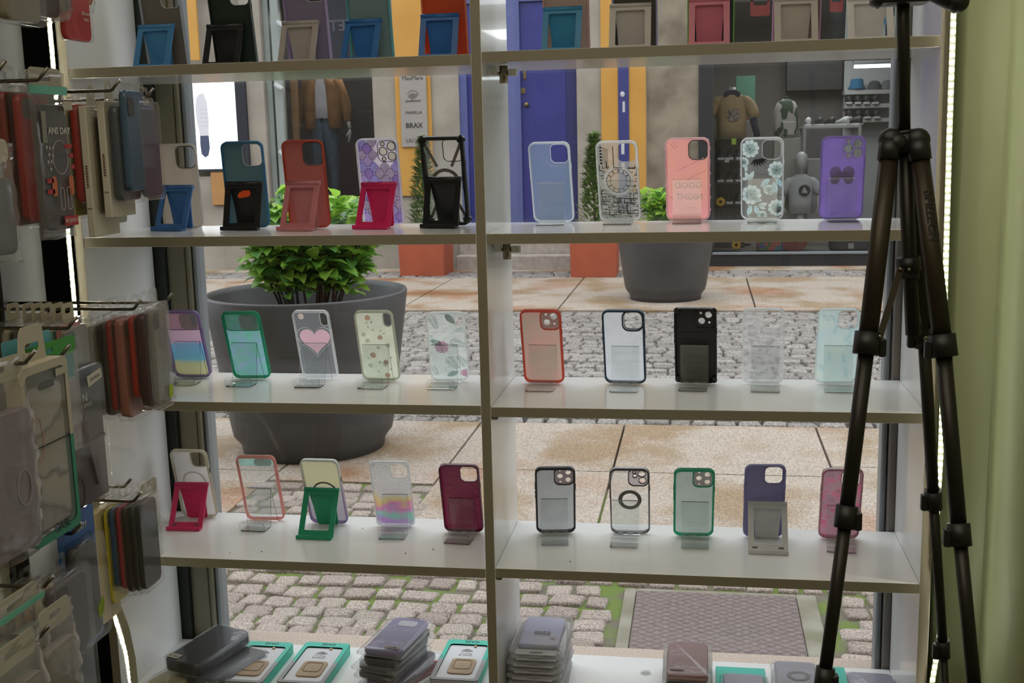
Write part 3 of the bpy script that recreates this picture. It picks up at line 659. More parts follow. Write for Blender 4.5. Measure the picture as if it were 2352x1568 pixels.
pbox('wall_panel', 1808, 1935, 118, 205, FY+3.3, .30, pbr('black_ac', srgb(32,32,34), .5), 'dark box-shaped air conditioner high on the far wall of the shop across the street', 'air conditioner').name = 'air_conditioner'
# lit tube
shk0 = pbr('grey_hanger', srgb(120,120,120), .6)
a = A(1962,153,FY+2.4); b = A(2075,154,FY+2.4)
rt = empty('tube_light', ((a.x+b.x)/2,a.y,a.z), label='glowing white tube light in the shop across the street', cat='light')
mb = MB(); mb.bbox((a.x-b.x)/2 and ((a.x-b.x)/2,-.03,.024) or (0,0,0),((b.x-a.x)/2,.03,.05), .004)
for s_ in (-.35,.35): mb.tube([(s_,0,.05),(s_,0,3.1-a.z)], .006, 6)
mb.build('hanger', shk0, rt)
MB().tube([(-(b.x-a.x)/2,0,0),((b.x-a.x)/2,0,0)], .022, 8).build('tube', pbr('tube_glow', (1,1,1), .5, emit=(.9,1,1), es=5), rt)
pbox('wall_panel', 1940, 2120, 140, 560, FY+3.2, .05, pbr('pale_wall', srgb(190,192,190), .7), 'pale wall board behind the shelves of hats and shoes', 'panel')
pbox('wall_panel', 1690, 1733, 175, 330, FY+2.6, .06, pbr('green_unit', srgb(70,124,100), .6), 'green unit behind the tan t-shirt', 'panel')
shw = pbr('shop_shelf', srgb(176,176,172), .5)
for k, (py, lab) in enumerate(((208,'upper white shelf holding the blue bucket hat'),(240,'white shelf under the hat shelf with dark shoes'),(273,'lowest white shelf with dark shoes in the back of the shop'))):
    pbox('wall_shelf', 1940, 2110, py, py+5, FY+2.9, .3, shw, lab, 'shelf')
bh = A(1968,205,FY+3.0)
def lathe(prof, n=20, flip=1): return [[(r_*math.cos(2*PI*k/n), r_*math.sin(2*PI*k/n), z_) for k in range(n)] for r_, z_ in prof]
o = MB().loft(lathe([(.125,.0),(.13,.008),(.10,.05),(.085,.14),(.07,.15)]), True, True, 0, True).build('bucket_hat', pbr('blue_felt', srgb(36,104,142), .9)); o.location = bh; tag(o, 'bright blue bucket hat on the upper shelf across the street', 'hat')
for k, (px, py, c_) in enumerate(((2008,206,(70,72,76)),(2038,205,(100,104,104)))):
    h_ = A(px,py,FY+3.0); o = MB().loft(lathe([(.10,.0),(.095,.01),(.095,.06),(.07,.11),(.03,.13)]), True, True, 0, True).build('cap', pbr('cap%d' % k, srgb(*c_), .9)); o.location = h_
    tag(o, ['dark grey cap beside the blue bucket hat','light grey cap at the right of the hat shelf'][k], 'hat')
shk = pbr('dark_shoe', srgb(36,36,38), .6); shwt = pbr('pale_shoe', srgb(196,196,194), .6)
def shoe(loc, rz, m, label, group):
    r_ = empty('shoe', loc, (0,0,rz), label=label, cat='shoe', group=group)
    mb = MB(); mb.loft([[(x_, w_*math.cos(t_)*.5, .03+(h_*.5)*(1+math.sin(t_))) for t_ in [2*PI*k/10 for k in range(10)]] for x_, w_, h_ in ((-.14,.05,.07),(-.12,.08,.10),(-.04,.085,.09),(.05,.09,.06),(.12,.08,.045),(.15,.04,.03))], True, True, 0, True)
    mb.build('upper', m, r_); mb = MB(); mb.bbox((-.145,-.045,0),(.15,.045,.032), .01); mb.build('sole', shwt, r_); return r_
for (py, xs, sz) in ((240,(1948,1967,1986,2005),FY+3.0),(273,(1948,1968,1988,2008),FY+3.0)):
    for q, px in enumerate(xs):
        p = A(px, py, sz); shoe(p, PI/2+.06*q, shk, 'dark shoe on the %s of the two shoe shelves across the street' % ('upper' if py == 240 else 'lower'), 'dark shoes on the %s wall shelf' % ('upper' if py == 240 else 'lower'))
# white framed table with shoes
rt = empty('display_table', (0,0,0), label='white tube-framed table carrying shoes in the middle of the shop across the street', cat='table')
a = A(1845,291,FY+1.5); b = A(1979,291,FY+1.5); zt = a.z
MB().bbox((a.x,FY+1.5,zt-.03),(b.x,FY+2.2,zt), .004).build('table_top', shw, rt)
for x_ in (a.x+.02,b.x-.02):
    for y_ in (FY+1.52,FY+2.18): MB().box((x_-.02,y_-.02,.0),(x_+.02,y_+.02,zt-.03)).build('leg', shw, rt)
for q, px in enumerate((1855,1880,1905,1935,1962)):
    p = A(px,288,FY+1.8); shoe((p.x,FY+1.8,zt), PI/2+.15*q, (shwt if q in (0,3) else shk), ['pale shoe at the left end of the white table','dark shoe second from the left on the white table','dark shoe in the middle of the white table','white shoe right of centre on the white table','dark shoe at the right end of the white table'][q], None)
# plinths
pbox('plinth', 1686, 1726, 277, 560, FY+1.2, .3, shw, 'pale plinth right of the tan t-shirt torso', 'plinth')
p3 = A(1803,318,FY+.9)
pbox('plinth', 1778, 1835, 318, 570, FY+.9, .35, pbr('pale_plinth', srgb(168,166,158), .6), 'grey-white plinth under the leaf-print backpack', 'plinth')
pbox('plinth', 1855, 1905, 365, 575, FY+1.3, .35, pbr('pale_plinth', srgb(168,166,158), .6), 'low pale plinth behind the white t-shirt torso', 'plinth')
o = MB().ball((0,0,.07),(.12,.1,.075),12,7).build('cap', pbr('orange_cap', srgb(196,120,84), .8)); o.location = A(1706,277,FY+1.35); tag(o, 'orange cap lying on the pale plinth', 'hat')
# leaf-print backpack
def leafprint(n): return voro([srgb(196,190,186), srgb(196,190,186), srgb(58,78,60), srgb(196,190,186), srgb(72,92,70)], 9, stretch=(1.6,1,.9))(n)
lpm = thin('leaf_print_cloth', (0,0,0), 1.0, rough=.8, tl=.05, pattern=leafprint)
rt = empty('backpack', (p3.x+.02,FY+1.07,p3.z+.001), (0,0,.2), label='white backpack with green leaf print standing on a plinth across the street', cat='backpack')
MB().loft([[(rx_*math.copysign(abs(math.cos(t_))**.6, math.cos(t_)), ry_*math.copysign(abs(math.sin(t_))**.6, math.sin(t_)), z_) for t_ in [2*PI*k/20 for k in range(20)]] for rx_, ry_, z_ in ((.12,.08,0),(.155,.10,.04),(.165,.11,.2),(.15,.10,.38),(.11,.08,.47),(.04,.04,.51))], True, True, 0, True).build('bag_body', lpm, rt)
MB().bbox((-.11,-.135,.04),(.11,-.09,.22), .02).build('front_pocket', lpm, rt)
MB().tube([(-.03,0,.50),(-.025,0,.54),(.025,0,.54),(.03,0,.50)], .008, 6).build('handle', shk, rt)
# tan t-shirt torso
def torso(loc, m, label, s_=1.0, head=False, arms=False, printm=None):
    r_ = empty('shirt_mannequin', loc, (0,0,0), label=label, cat='mannequin')
    ch = [[(0,0,.0,.19,.10),(0,0,.2,.185,.11),(0,0,.42,.20,.115),(0,0,.54,.19,.10),(0,0,.60,.10,.08),(0,0,.62,.07,.06)]]
    for q in (-1,1): ch.append([(q*.28,-.02,.30,.075,.07),(q*.25,-.01,.40,.08,.08),(q*.20,0,.5,.085,.08),(q*.14,0,.57,.06,.06)])
    ch = [[(a*s_,b*s_,c*s_,d_*s_,e*s_) for a, b, c, d_, e in cc] for cc in ch]
    body('t_shirt', m, ch, r_)
    nk = [[(0,0,.60*s_,.05*s_,.05*s_),(0,0,.68*s_,.045*s_,.05*s_)]]
    if head: nk = [[(0,0,.60*s_,.05*s_,.05*s_),(0,-.01,.68*s_,.045*s_,.05*s_),(0,-.02,.72*s_,.08*s_,.10*s_),(0,-.02,.82*s_,.105*s_,.125*s_),(0,-.01,.92*s_,.09*s_,.11*s_),(0,0,.97*s_,.03*s_,.04*s_)]]
    if arms:
        for q in (-1,1): nk.append([(q*.24*s_,-.10*s_,.02*s_,.03*s_,.035*s_),(q*.29*s_,-.06*s_,.12*s_,.04*s_,.04*s_),(q*.28*s_,-.02*s_,.32*s_,.05*s_,.05*s_)])
    body('mannequin_body', skin, nk, r_)
    return r_
p = A(1680,325,FY+.75)
r_ = torso((p.x,FY+.75,p.z), pbr('tan_cotton', srgb(176,152,110), .9, c2=srgb(160,136,96), scale=5), 'headless torso in a tan t-shirt with a dark picture on the chest', 1.02)
MB().prism([circ(.02,.34,.085,16)], -.122, -.125).build('chest_print', pbr('dark_print', srgb(72,60,54), .8, c2=srgb(170,160,140), scale=30), r_)
MB().prism([circ(-.0,.60,.11,16,.06)], -.06, -.085).build('neck_scarf', pbr('navy_cloth', srgb(40,40,62), .9), r_)
MB().tube([(.27,-.03,.3),(.33,-.04,.05)], [.05,.04], 8).build('sleeve', pbr('navy_cloth', srgb(40,40,62), .9), r_)
p = A(1838,490,FY+.7)
r_ = torso((p.x,FY+.7,p.z), pbr('white_cotton', srgb(190,192,192), .9), 'child-sized white mannequin in a white t-shirt with a round dark emblem', .82, True, True)
MB().tube([(0,0,.02),(0,0,-p.z)], .05, 10).build('stand_pole', shw, r_)
MB().prism([circ(.04,.30,.075,20)], -.100, -.103).build('chest_emblem', pbr('emblem_dark', srgb(58,58,62), .7), r_)
MB().prism([[(.0,.27),(.035,.35),(.06,.31),(.085,.27)]], -.104, -.106).build('emblem_peak', pbr('emblem_pale', srgb(190,190,190), .7), r_)
# dark shoe rack at the left of the window
rt = empty('shoe_rack', (0,0,0), label='black rack of dark shoes just inside the streetwear shop window, below the tan t-shirt', cat='rack')
a = A(1643,318,FY+.35); b = A(1712,520,FY+.35)
for zz in [b.z+(a.z-b.z)*k/4 for k in range(5)]: MB().bbox((a.x,FY+.35,zz-.012),(b.x,FY+.65,zz+.006), .002).build('shelf', pbr('rack_black', srgb(48,48,50), .5), rt)
MB().box((a.x,FY+.62,b.z-.3),(b.x,FY+.65,a.z)).build('back_panel', pbr('rack_black', srgb(48,48,50), .5), rt)
for j in range(4):
    for i in range(3):
        zz = b.z+(a.z-b.z)*j/4
        shoe((a.x+.07+.115*i,FY+.48,zz+.008), -PI/2, shk, 'dark shoe standing toe-out on the black rack', 'dark shoes on the black rack')
for k, (px, py) in enumerate(((1655,463),(1691,562))):
    p = A(px, py, FY+.25); rt = empty('sunflower', p, (0,0,0), label=['artificial yellow sunflower, upper of two beside the shoe rack','artificial yellow sunflower low in the window near the sill'][k], cat='flower')
    mb = MB()
    for q in range(12): leaf(mb, Vector((0,0,0)), .065, .03, Vector((math.cos(q*PI/6),-.2,math.sin(q*PI/6))), Vector((0,-1,0)))
    mb.build('petals', pbr('sun_yellow', srgb(226,184,40), .7), rt); MB().ball((0,-.01,0),(.022,.012,.022),10,6).build('flower_centre', pbr('flower_brown', srgb(70,48,30), .9), rt)
    MB().tube([(0,.01,0),(-.03,.02,-.3)], .006, 5).build('stem', pbr('plant_stem', srgb(92,70,50), .8), rt)
pbox('price_tag', 1680, 1691, 318, 332, FY+.30, .01, pbr('lime_tag', srgb(160,190,50), .6), 'lime green tag on the shoe rack', 'tag')
pbox('price_tag', 1664, 1675, 362, 373, FY+.30, .01, pbr('grey_tag', srgb(180,182,182), .6), 'pale grey tag on the shoe rack', 'tag')
# things along the window sill
o = MB().loft([[(.17*math.cos(t_), dy, .12+.17*math.sin(t_)*.8) for t_ in [2*PI*k/24 for k in range(24)]] for dy in (0,.04)], True, True).build('wheel_disc', pbr('rust_disc', srgb(132,58,46), .6)); o.location = (A(1824,575,FY+.4).x,FY+.4,.0); tag(o, 'round rust-red disc leaning low in the streetwear shop window', 'disc')
o = MB().bbox((-.16,0,0),(.16,.25,.16), .02).build('colourful_bag', thin('patch_print', (0,0,0), 1, rough=.7, tl=0, pattern=voro([srgb(60,120,130), srgb(70,110,60), srgb(60,90,150), srgb(180,90,80), srgb(60,60,60)], 14))); o.location = (A(1768,580,FY+.35).x,FY+.35,.0); tag(o, 'bag with a blue and green patchwork print low in the streetwear shop window', 'bag')
o = MB().bbox((-.24,0,0),(.24,.3,.17), .03).build('dark_bag', pbr('speckled_dark', srgb(48,48,56), .8, c2=srgb(80,80,90), scale=60)); o.location = (A(1952,580,FY+.4).x,FY+.4,.0); tag(o, 'dark speckled bag lying at the right of the streetwear shop window', 'bag')
o = MB().bbox((-.05,-.012,.0),(.02,-.003,.07), .002).build('price_tag', pbr('grey_tag', srgb(180,182,182), .6)); o.location = (A(1957,575,FY+.4).x,FY+.4,.02); tag(o, 'white card in front of the dark speckled bag', 'tag')
red = pbr('red_sign', srgb(180,44,30), .6)
for k, (px0, px1, py1) in enumerate(((1724,1768,36),(1907,1936,27))):
    a = A(px0,-30,FY+.2); b = A(px1,py1,FY+.2)
    mb = MB(); mb.prism([rrect((a.x+b.x)/2,(a.z+b.z)/2,b.x-a.x,a.z-b.z,.02), rrect((a.x+b.x)/2,(a.z+b.z)/2+.05,(b.x-a.x)*.7,(a.z-b.z)*.55,.02)], FY+.2, FY+.22)
    simple('hanging_sign', mb, red, ['red frame hanging at the top of the streetwear window, wider one','red frame hanging at the top of the streetwear window, narrower one further right'][k], 'sign')

srgb = _srgb0
# ------------------------------------------------------------------ phone cases on stands
CASES={
 '1L1':(-0.636,0.205,0.00,0.170,0.084,0.166),'1L2':(-0.497,0.205,0.00,0.170,0.084,0.166),'1L3':(-0.349,0.205,0.00,0.170,0.084,0.166),'1L4':(-0.227,0.205,0.00,0.170,0.084,0.166),'1L5':(-0.084,0.205,0.00,0.170,0.084,0.166),
 '1R1':(0.142,0.205,0.00,0.170,0.084,0.166),'1R2':(0.266,0.205,0.00,0.170,0.081,0.166),'1R3':(0.401,0.205,0.00,0.170,0.083,0.166),'1R4':(0.550,0.205,0.00,0.170,0.084,0.166),'1R5':(0.677,0.205,0.00,0.170,0.084,0.166),
 '2L1':(-0.629,0.202,0.10,0.120,0.080,0.166),'2L2':(-0.487,0.190,0.10,0.140,0.082,0.168),'2L3':(-0.356,0.171,0.03,0.158,0.081,0.168),'2L4':(-0.217,0.196,-0.02,0.169,0.082,0.168),'2L5':(-0.087,0.189,-0.06,0.214,0.084,0.170),
 '2R1':(0.107,0.252,-0.11,0.240,0.080,0.156),'2R2':(0.234,0.252,-0.13,0.232,0.079,0.155),'2R3':(0.362,0.252,-0.08,0.163,0.082,0.156),'2R4':(0.499,0.252,-0.12,0.190,0.078,0.154),'2R5':(0.639,0.242,-0.02,0.199,0.078,0.153),
 '3L1':(-0.640,0.221,0.05,0.336,0.077,0.151),'3L2':(-0.511,0.217,0.05,0.361,0.078,0.152),'3L3':(-0.369,0.224,-0.01,0.311,0.075,0.150),'3L4':(-0.238,0.209,0.01,0.309,0.077,0.152),'3L5':(-0.100,0.210,0.10,0.341,0.075,0.151),
 '3R1':(0.087,0.214,-0.03,0.263,0.079,0.153),'3R2':(0.244,0.217,-0.05,0.267,0.080,0.153),'3R3':(0.378,0.225,-0.07,0.222,0.079,0.153),'3R4':(0.502,0.227,-0.03,0.220,0.077,0.152),'3R5':(0.636,0.234,0.02,0.263,0.077,0.152),
 '4L1':(-0.657,0.243,-0.02,0.247,0.080,0.159),'4L2':(-0.509,0.237,0.04,0.299,0.083,0.155),'4L3':(-0.367,0.227,-0.02,0.323,0.081,0.155),'4L4':(-0.226,0.223,0.05,0.297,0.080,0.153),'4L5':(-0.079,0.201,0.01,0.267,0.080,0.154),
 '4R1':(0.104,0.208,0.13,0.306,0.078,0.152),'4R2':(0.251,0.218,0.03,0.327,0.077,0.152),'4R3':(0.373,0.215,0.05,0.296,0.077,0.152),'4R4':(0.506,0.223,0.08,0.173,0.077,0.152),'4R5':(0.648,0.228,0.04,0.258,0.076,0.152)}
COLS={ # hinge x, hinge height, front foot x, front foot y, width
 '2L1':(-0.627,0.083,-0.635,0.145,0.075),'2L2':(-0.484,0.088,-0.485,0.136,0.076),'2L3':(-0.358,0.088,-0.365,0.110,0.074),'2L4':(-0.217,0.082,-0.224,0.132,0.073),'2L5':(-0.089,0.090,-0.094,0.135,0.074),
 '4L1':(-0.658,0.081,-0.656,0.158,0.072),'4L3':(-0.368,0.084,-0.369,0.132,0.073),'4R4':(0.513,0.075,0.512,0.130,0.073),
 '1L1':(-0.646,0.085,-.648,.14,0.075),'1L2':(-0.507,0.081,-.508,.14,0.074),'1L3':(-0.358,0.081,-.36,.14,0.073),'1L4':(-0.236,0.079,-.24,.14,0.071),'1L5':(-0.090,0.083,-.09,.14,0.072),
 '1R1':(0.137,0.083,.136,.14,0.071),'1R2':(0.259,0.084,.259,.14,0.074),'1R3':(0.398,0.088,.398,.14,0.071),'1R4':(0.547,0.083,.547,.14,0.074),'1R5':(0.672,0.078,.672,.14,0.077)}
ACR={
 '2R1':(0.105,0.079,0.106,0.175,0.055),'2R2':(0.234,0.080,0.232,0.167,0.052),'2R3':(0.359,0.080,0.360,0.169,0.053),'2R4':(0.497,0.080,0.494,0.164,0.050),'2R5':(0.637,0.079,0.638,0.168,0.056),
 '3L1':(-0.631,0.082,-0.630,0.135,0.052),'3L2':(-0.509,0.081,-0.510,0.129,0.054),'3L3':(-0.369,0.079,-0.368,0.126,0.054),'3L4':(-0.239,0.079,-0.241,0.124,0.053),'3L5':(-0.102,0.080,-0.103,0.127,0.054),
 '3R1':(0.088,0.081,0.086,0.129,0.053),'3R2':(0.245,0.079,0.244,0.132,0.054),'3R3':(0.374,0.080,0.371,0.145,0.053),'3R4':(0.505,0.078,0.503,0.147,0.053),'3R5':(0.638,0.079,0.636,0.152,0.051),
 '4L2':(-0.508,0.080,-0.510,0.153,0.055),'4L4':(-0.217,0.078,-0.214,0.134,0.053),'4L5':(-0.077,0.080,-0.080,0.120,0.052),
 '4R1':(0.107,0.081,0.118,0.127,0.053),'4R2':(0.244,0.079,0.243,0.127,0.052),'4R3':(0.377,0.080,0.377,0.134,0.052),'4R5':(0.650,0.074,0.645,0.138,0.050)}
def shelf_z(k): return (ZL if k[1] == 'L' else ZR)[int(k[0])]
clear = thin('clear_tpu', srgb(232,236,236), .07, rough=.12, tl=.6, gloss=.45, tint=(.97,.98,.98))
cleart = thin('clear_edge_tpu', srgb(250,252,252), .40, rough=.08, tl=.75, gloss=.35)
acry = pbr('acrylic', (.97,.99,.985), .015, trans=1, ior=1.49)
def _inv(v): return 255*(v*12.92 if v <= .0031308 else 1.055*v**(1/2.4)-.055)
def soft(r, g, b):
    '''colour per face of a two-faced translucent sheet: light crosses both faces'''
    return tuple(min(.97, v**.58) for v in srgb(r, g, b))
def tp(name, c, op=1.0, tl=.35, rough=.4, **k):
    if tl >= .25:
        tl = min(.86, tl*1.75)
        if 'c2' in k: k['c2'] = soft(*[_inv(v) for v in k['c2']])
        return thin(name, soft(*c), op, rough=rough, tl=tl, **k)
    return thin(name, srgb(*c), op, rough=rough, tl=tl, **k)
PANEL = {  # key: (panel material, frame material, camera opening, extras)
}
def tp4(name, c, op=1.0, tl=.35, rough=.4, **k):
    '''print lying on a translucent back: light crosses four faces'''
    if tl >= .25:
        q = lambda c_: tuple(min(.97, v**.32) for v in c_)
        if 'c2' in k: k['c2'] = q(k['c2'])
        return thin(name, q(srgb(*c)), op, rough=rough, tl=min(.86, tl*1.75), **k)
    return thin(name, srgb(*c), op, rough=rough, tl=tl, **k)
def mtl(key):
    P = voro; srgb_ = soft
    d = {
    '1L1': (tp('p1L1',(112,106,96),1,.2), tp('f1L1',(170,176,186),.8,.4), 'sq'),
    '1L2': (tp('p1L2',(34,48,40),1,.1), tp('f1L2',(42,54,50),1,.1), 'sq'),
    '1L3': (tp('p1L3',(96,86,104),1,.3), tp('f1L3',(178,156,196),1,.4), 'sq'),
    '1L4': (tp('p1L4',(78,100,98),1,.25), tp('f1L4',(88,170,176),1,.4), 'sq'),
    '1L5': (tp('p1L5',(156,50,22),1,.35), tp('f1L5',(226,120,84),1,.4), 'sq'),
    '1R1': (tp('p1R1',(138,116,104),1,.3), tp('f1R1',(196,150,140),.9,.4), 'sq'),
    '1R2': (tp('p1R2',(76,72,62),1,.15), tp('f1R2',(160,150,196),.9,.4), 'sq'),
    '1R3': (tp('p1R3',(48,66,78),1,.2), tp('f1R3',(120,170,70),1,.4), 'sq'),
    '1R4': (tp('p1R4',(106,92,84),1,.25), tp('f1R4',(206,150,196),1,.4), 'sq'),
    '1R5': (thin('p1R5', (0,0,0), 1, tl=.4, pattern=P([soft(200,214,208), soft(210,220,216), soft(50,56,80), soft(100,160,200)], 110, stretch=(1,1,.45))), tp('f1R5',(214,222,214),.9,.4), 'sq'),
    '2L1': (tp('p2L1',(176,164,148),1,.5, c2=srgb(158,148,132), stretch=(1,1,.1)), tp('f2L1',(214,206,196),1,.4), 'sq'),
    '2L2': (tp('p2L2',(72,98,104),1,.35), tp('f2L2',(62,128,172),1,.45), 'sq'),
    '2L3': (tp('p2L3',(150,82,74),1,.4), tp('f2L3',(206,92,70),1,.5), 'sq'),
    '2L4': (tp('p2L4',(206,190,206),.75,.5, gloss=.2), cleart, 'lens3'),
    '2L5': (clear, tp('f2L5',(26,32,30),1,.02, rough=.3), 'sq'),
    '2R1': (tp('p2R1',(130,156,186),.17,.5, gloss=.2, c2=srgb(120,160,180), scale=9), cleart, 'sq'),
    '2R2': (tp('p2R2',(150,148,140),.42,.35, c2=srgb(176,168,156), scale=60), cleart, 'sq'),
    '2R3': (tp('p2R3',(232,150,160),.86,.6, gloss=.2, c2=srgb(240,168,130), scale=7), tp('f2R3',(244,184,196),.6,.5, gloss=.4), 'sq'),
    '2R4': (clear, cleart, 'sq'),
    '2R5': (tp('p2R5',(140,116,188),.96,.5), tp('f2R5',(172,150,214),1,.5), 'lens3'),
    '3L1': (thin('p3L1', (0,0,0), 1, tl=.85, pattern=bands([(0.06,soft(206,202,150)),(.28,soft(204,200,156)),(.34,soft(124,186,206)),(.56,soft(136,180,216)),(.60,soft(204,172,196)),(.8,soft(210,178,190))], warp=.03, scale=25)), tp('f3L1',(150,124,180),1,.4), 'slide'),
    '3L2': (tp('p3L2',(120,190,164),1,.5, c2=srgb(158,180,206), scale=42, stretch=(1,1,1.6)), tp('f3L2',(64,184,140),1,.5), 'slide'),
    '3L3': (tp('p3L3',(160,168,180),.15,.4, gloss=.2), cleart, 'tall'),
    '3L4': (tp('p3L4',(216,218,198),1,.6), tp('f3L4',(222,224,208),1,.5), 'tall'),
    '3L5': (tp('p3L5',(206,214,206),.42,.6, gloss=.2), cleart, 'tall'),
    '3R1': (tp('p3R1',(198,152,140),.93,.55, c2=srgb(178,160,140), scale=18), tp('f3R1',(238,104,82),1,.45), 'lens2'),
    '3R2': (tp('p3R2',(196,198,202),.60,.6), tp('f3R2',(38,62,86),1,.05), 'sqr'),
    '3R3': (tp('p3R3',(36,36,36),1,.03), tp('f3R3',(34,34,38),1,.03), 'lens2'),
    '3R4': (thin('p3R4', (0,0,0), .32, tl=.5, gloss=.35, pattern=P([soft(206,204,204), soft(190,188,192), soft(222,220,220), soft(176,174,182)], 62, soft(232,232,232), .03)), cleart, 'sq'),
    '3R5': (tp('p3R5',(204,218,208),.85,.6, c2=srgb(190,214,216), scale=22), cleart, 'sq'),
    '4L1': (tp('p4L1',(206,200,194),.95,.5), tp('f4L1',(226,220,198),1,.5), 'sq'),
    '4L2': (clear, tp('f4L2',(232,160,148),1,.5), 'slide'),
    '4L3': (thin('p4L3', (0,0,0), 1, tl=.85, pattern=bands([(0.1,soft(158,150,158)),(.5,soft(176,170,166)),(.58,soft(192,186,150)),(.9,soft(196,190,158))])), thin('f4L3', (0,0,0), .75, tl=.4, gloss=.35, pattern=bands([(0.05,soft(96,60,140)),(.5,soft(150,130,170)),(.7,soft(206,206,204))])), None),
    '4L4': (thin('p4L4', (0,0,0), .8, tl=.5, gloss=.25, pattern=bands([(0.12,soft(90,180,220)),(.24,soft(190,120,206)),(.36,soft(120,206,176)),(.48,soft(226,110,190)),(.60,soft(230,200,110)),(.72,soft(214,206,206)),(.9,soft(222,218,216))], warp=.075, scale=30)), cleart, 'sq'),
    '4L5': (tp('p4L5',(120,28,62),.96,.4, gloss=.35), tp('f4L5',(104,34,58),1,.25, gloss=.2), 'sq'),
    '4R1': (tp('p4R1',(158,158,156),.86,.5), tp('f4R1',(44,40,42),1,.03), 'lens3s'),
    '4R2': (clear, tp('f4R2',(58,48,56),1,.02, rough=.15, gloss=.4), 'lens2s'),
    '4R3': (tp('p4R3',(158,166,156),.9,.5), tp('f4R3',(74,184,144),1,.5), 'lens3s'),
    '4R4': (tp('p4R4',(110,104,134),1,.35), tp('f4R4',(150,140,184),1,.4), 'sq'),
    '4R5': (thin('p4R5', (0,0,0), .9, tl=.55, gloss=.3, pattern=P([soft(226,110,150), soft(214,130,160), soft(200,150,168), soft(232,124,164), soft(186,140,160)], 66, soft(206,160,172), .06, (1,1,1.2))), tp('f4R5',(190,120,134),.95,.3, gloss=.4), 'sq')}
    return d[key]
LAB = {
 '1L1':'taupe phone case on a light blue folding stand, far left of the top row','1L2':'dark green phone case on a black folding stand in the top row','1L3':'mauve phone case on a pale grey folding stand in the top row','1L4':'slate phone case with turquoise edge in the top row','1L5':'brick orange phone case on a blue folding stand, top row beside the divider',
 '1R1':'brownish phone case on a sky blue stand, top row, right of the divider','1R2':'dark olive phone case with lilac edge on a grey stand in the top row','1R3':'dark blue phone case with green edge on a pink stand in the top row','1R4':'brown phone case with pink edge on a grey stand in the top row','1R5':'leaf-patterned blue and black phone case on a white stand behind the tripod',
 '2L1':'beige silicone phone case leaning on a blue folding stand','2L2':'teal blue silicone phone case leaning on a black stand with orange sticker','2L3':'coral red silicone phone case leaning on a pink folding stand','2L4':'purple quatrefoil-patterned phone case leaning on a magenta stand','2L5':'clear phone case with bulky black bumper on a black stand',
 '2R1':'clear bluish iridescent phone case, first right of the divider in the second row','2R2':'clear phone case with dark circuit-board print and clock ring','2R3':'pink iridescent phone case reading GOOD NIGHT backwards','2R4':'clear phone case printed with white and pale blue flowers','2R5':'solid violet phone case with three round lens holes beside the tripod',
 '3L1':'purple-framed phone case with a pink sky, blue sea and sand picture','3L2':'teal-green framed phone case with pastel swirls in the third row','3L3':'clear phone case with a big pink heart','3L4':'cream phone case with small pink flowers','3L5':'clear phone case with pale palm leaves and a pink flower by the divider',
 '3R1':'coral-framed phone case with hazy pinkish back in the third row','3R2':'navy-framed phone case with frosted clear back','3R3':'matt black phone case in the third row','3R4':'clear phone case covered in pebble-like facets','3R5':'pale mint phone case with light blue sprig print beside the tripod',
 '4L1':'cream phone case with a ring, leaning on a magenta stand in the lowest row','4L2':'salmon pink framed clear phone case with mint top strip','4L3':'clear-edged beige phone case fading to purple on a green stand','4L4':'glittery clear phone case with rainbow lower half','4L5':'glossy maroon phone case partly hidden by the divider',
 '4R1':'black-framed phone case with smoky grey back, first right of the divider in the lowest row','4R2':'clear phone case with dark chrome frame and grey magnet ring','4R3':'mint green framed phone case with grey back in the lowest row','4R4':'lavender grey phone case leaning on a silvery white stand','4R5':'pink mermaid-scale phone case partly behind the tripod leg'}
def ringloft(mb, fn, prof, mi=0, sm=True):
    """loft closed rings; prof is a closed list of (inset, y)"""
    rings = [[(p[0], y, p[1]) for p in fn(i)] for i, y in prof]
    mb.loft(rings, False, False, mi, sm, loop=True)
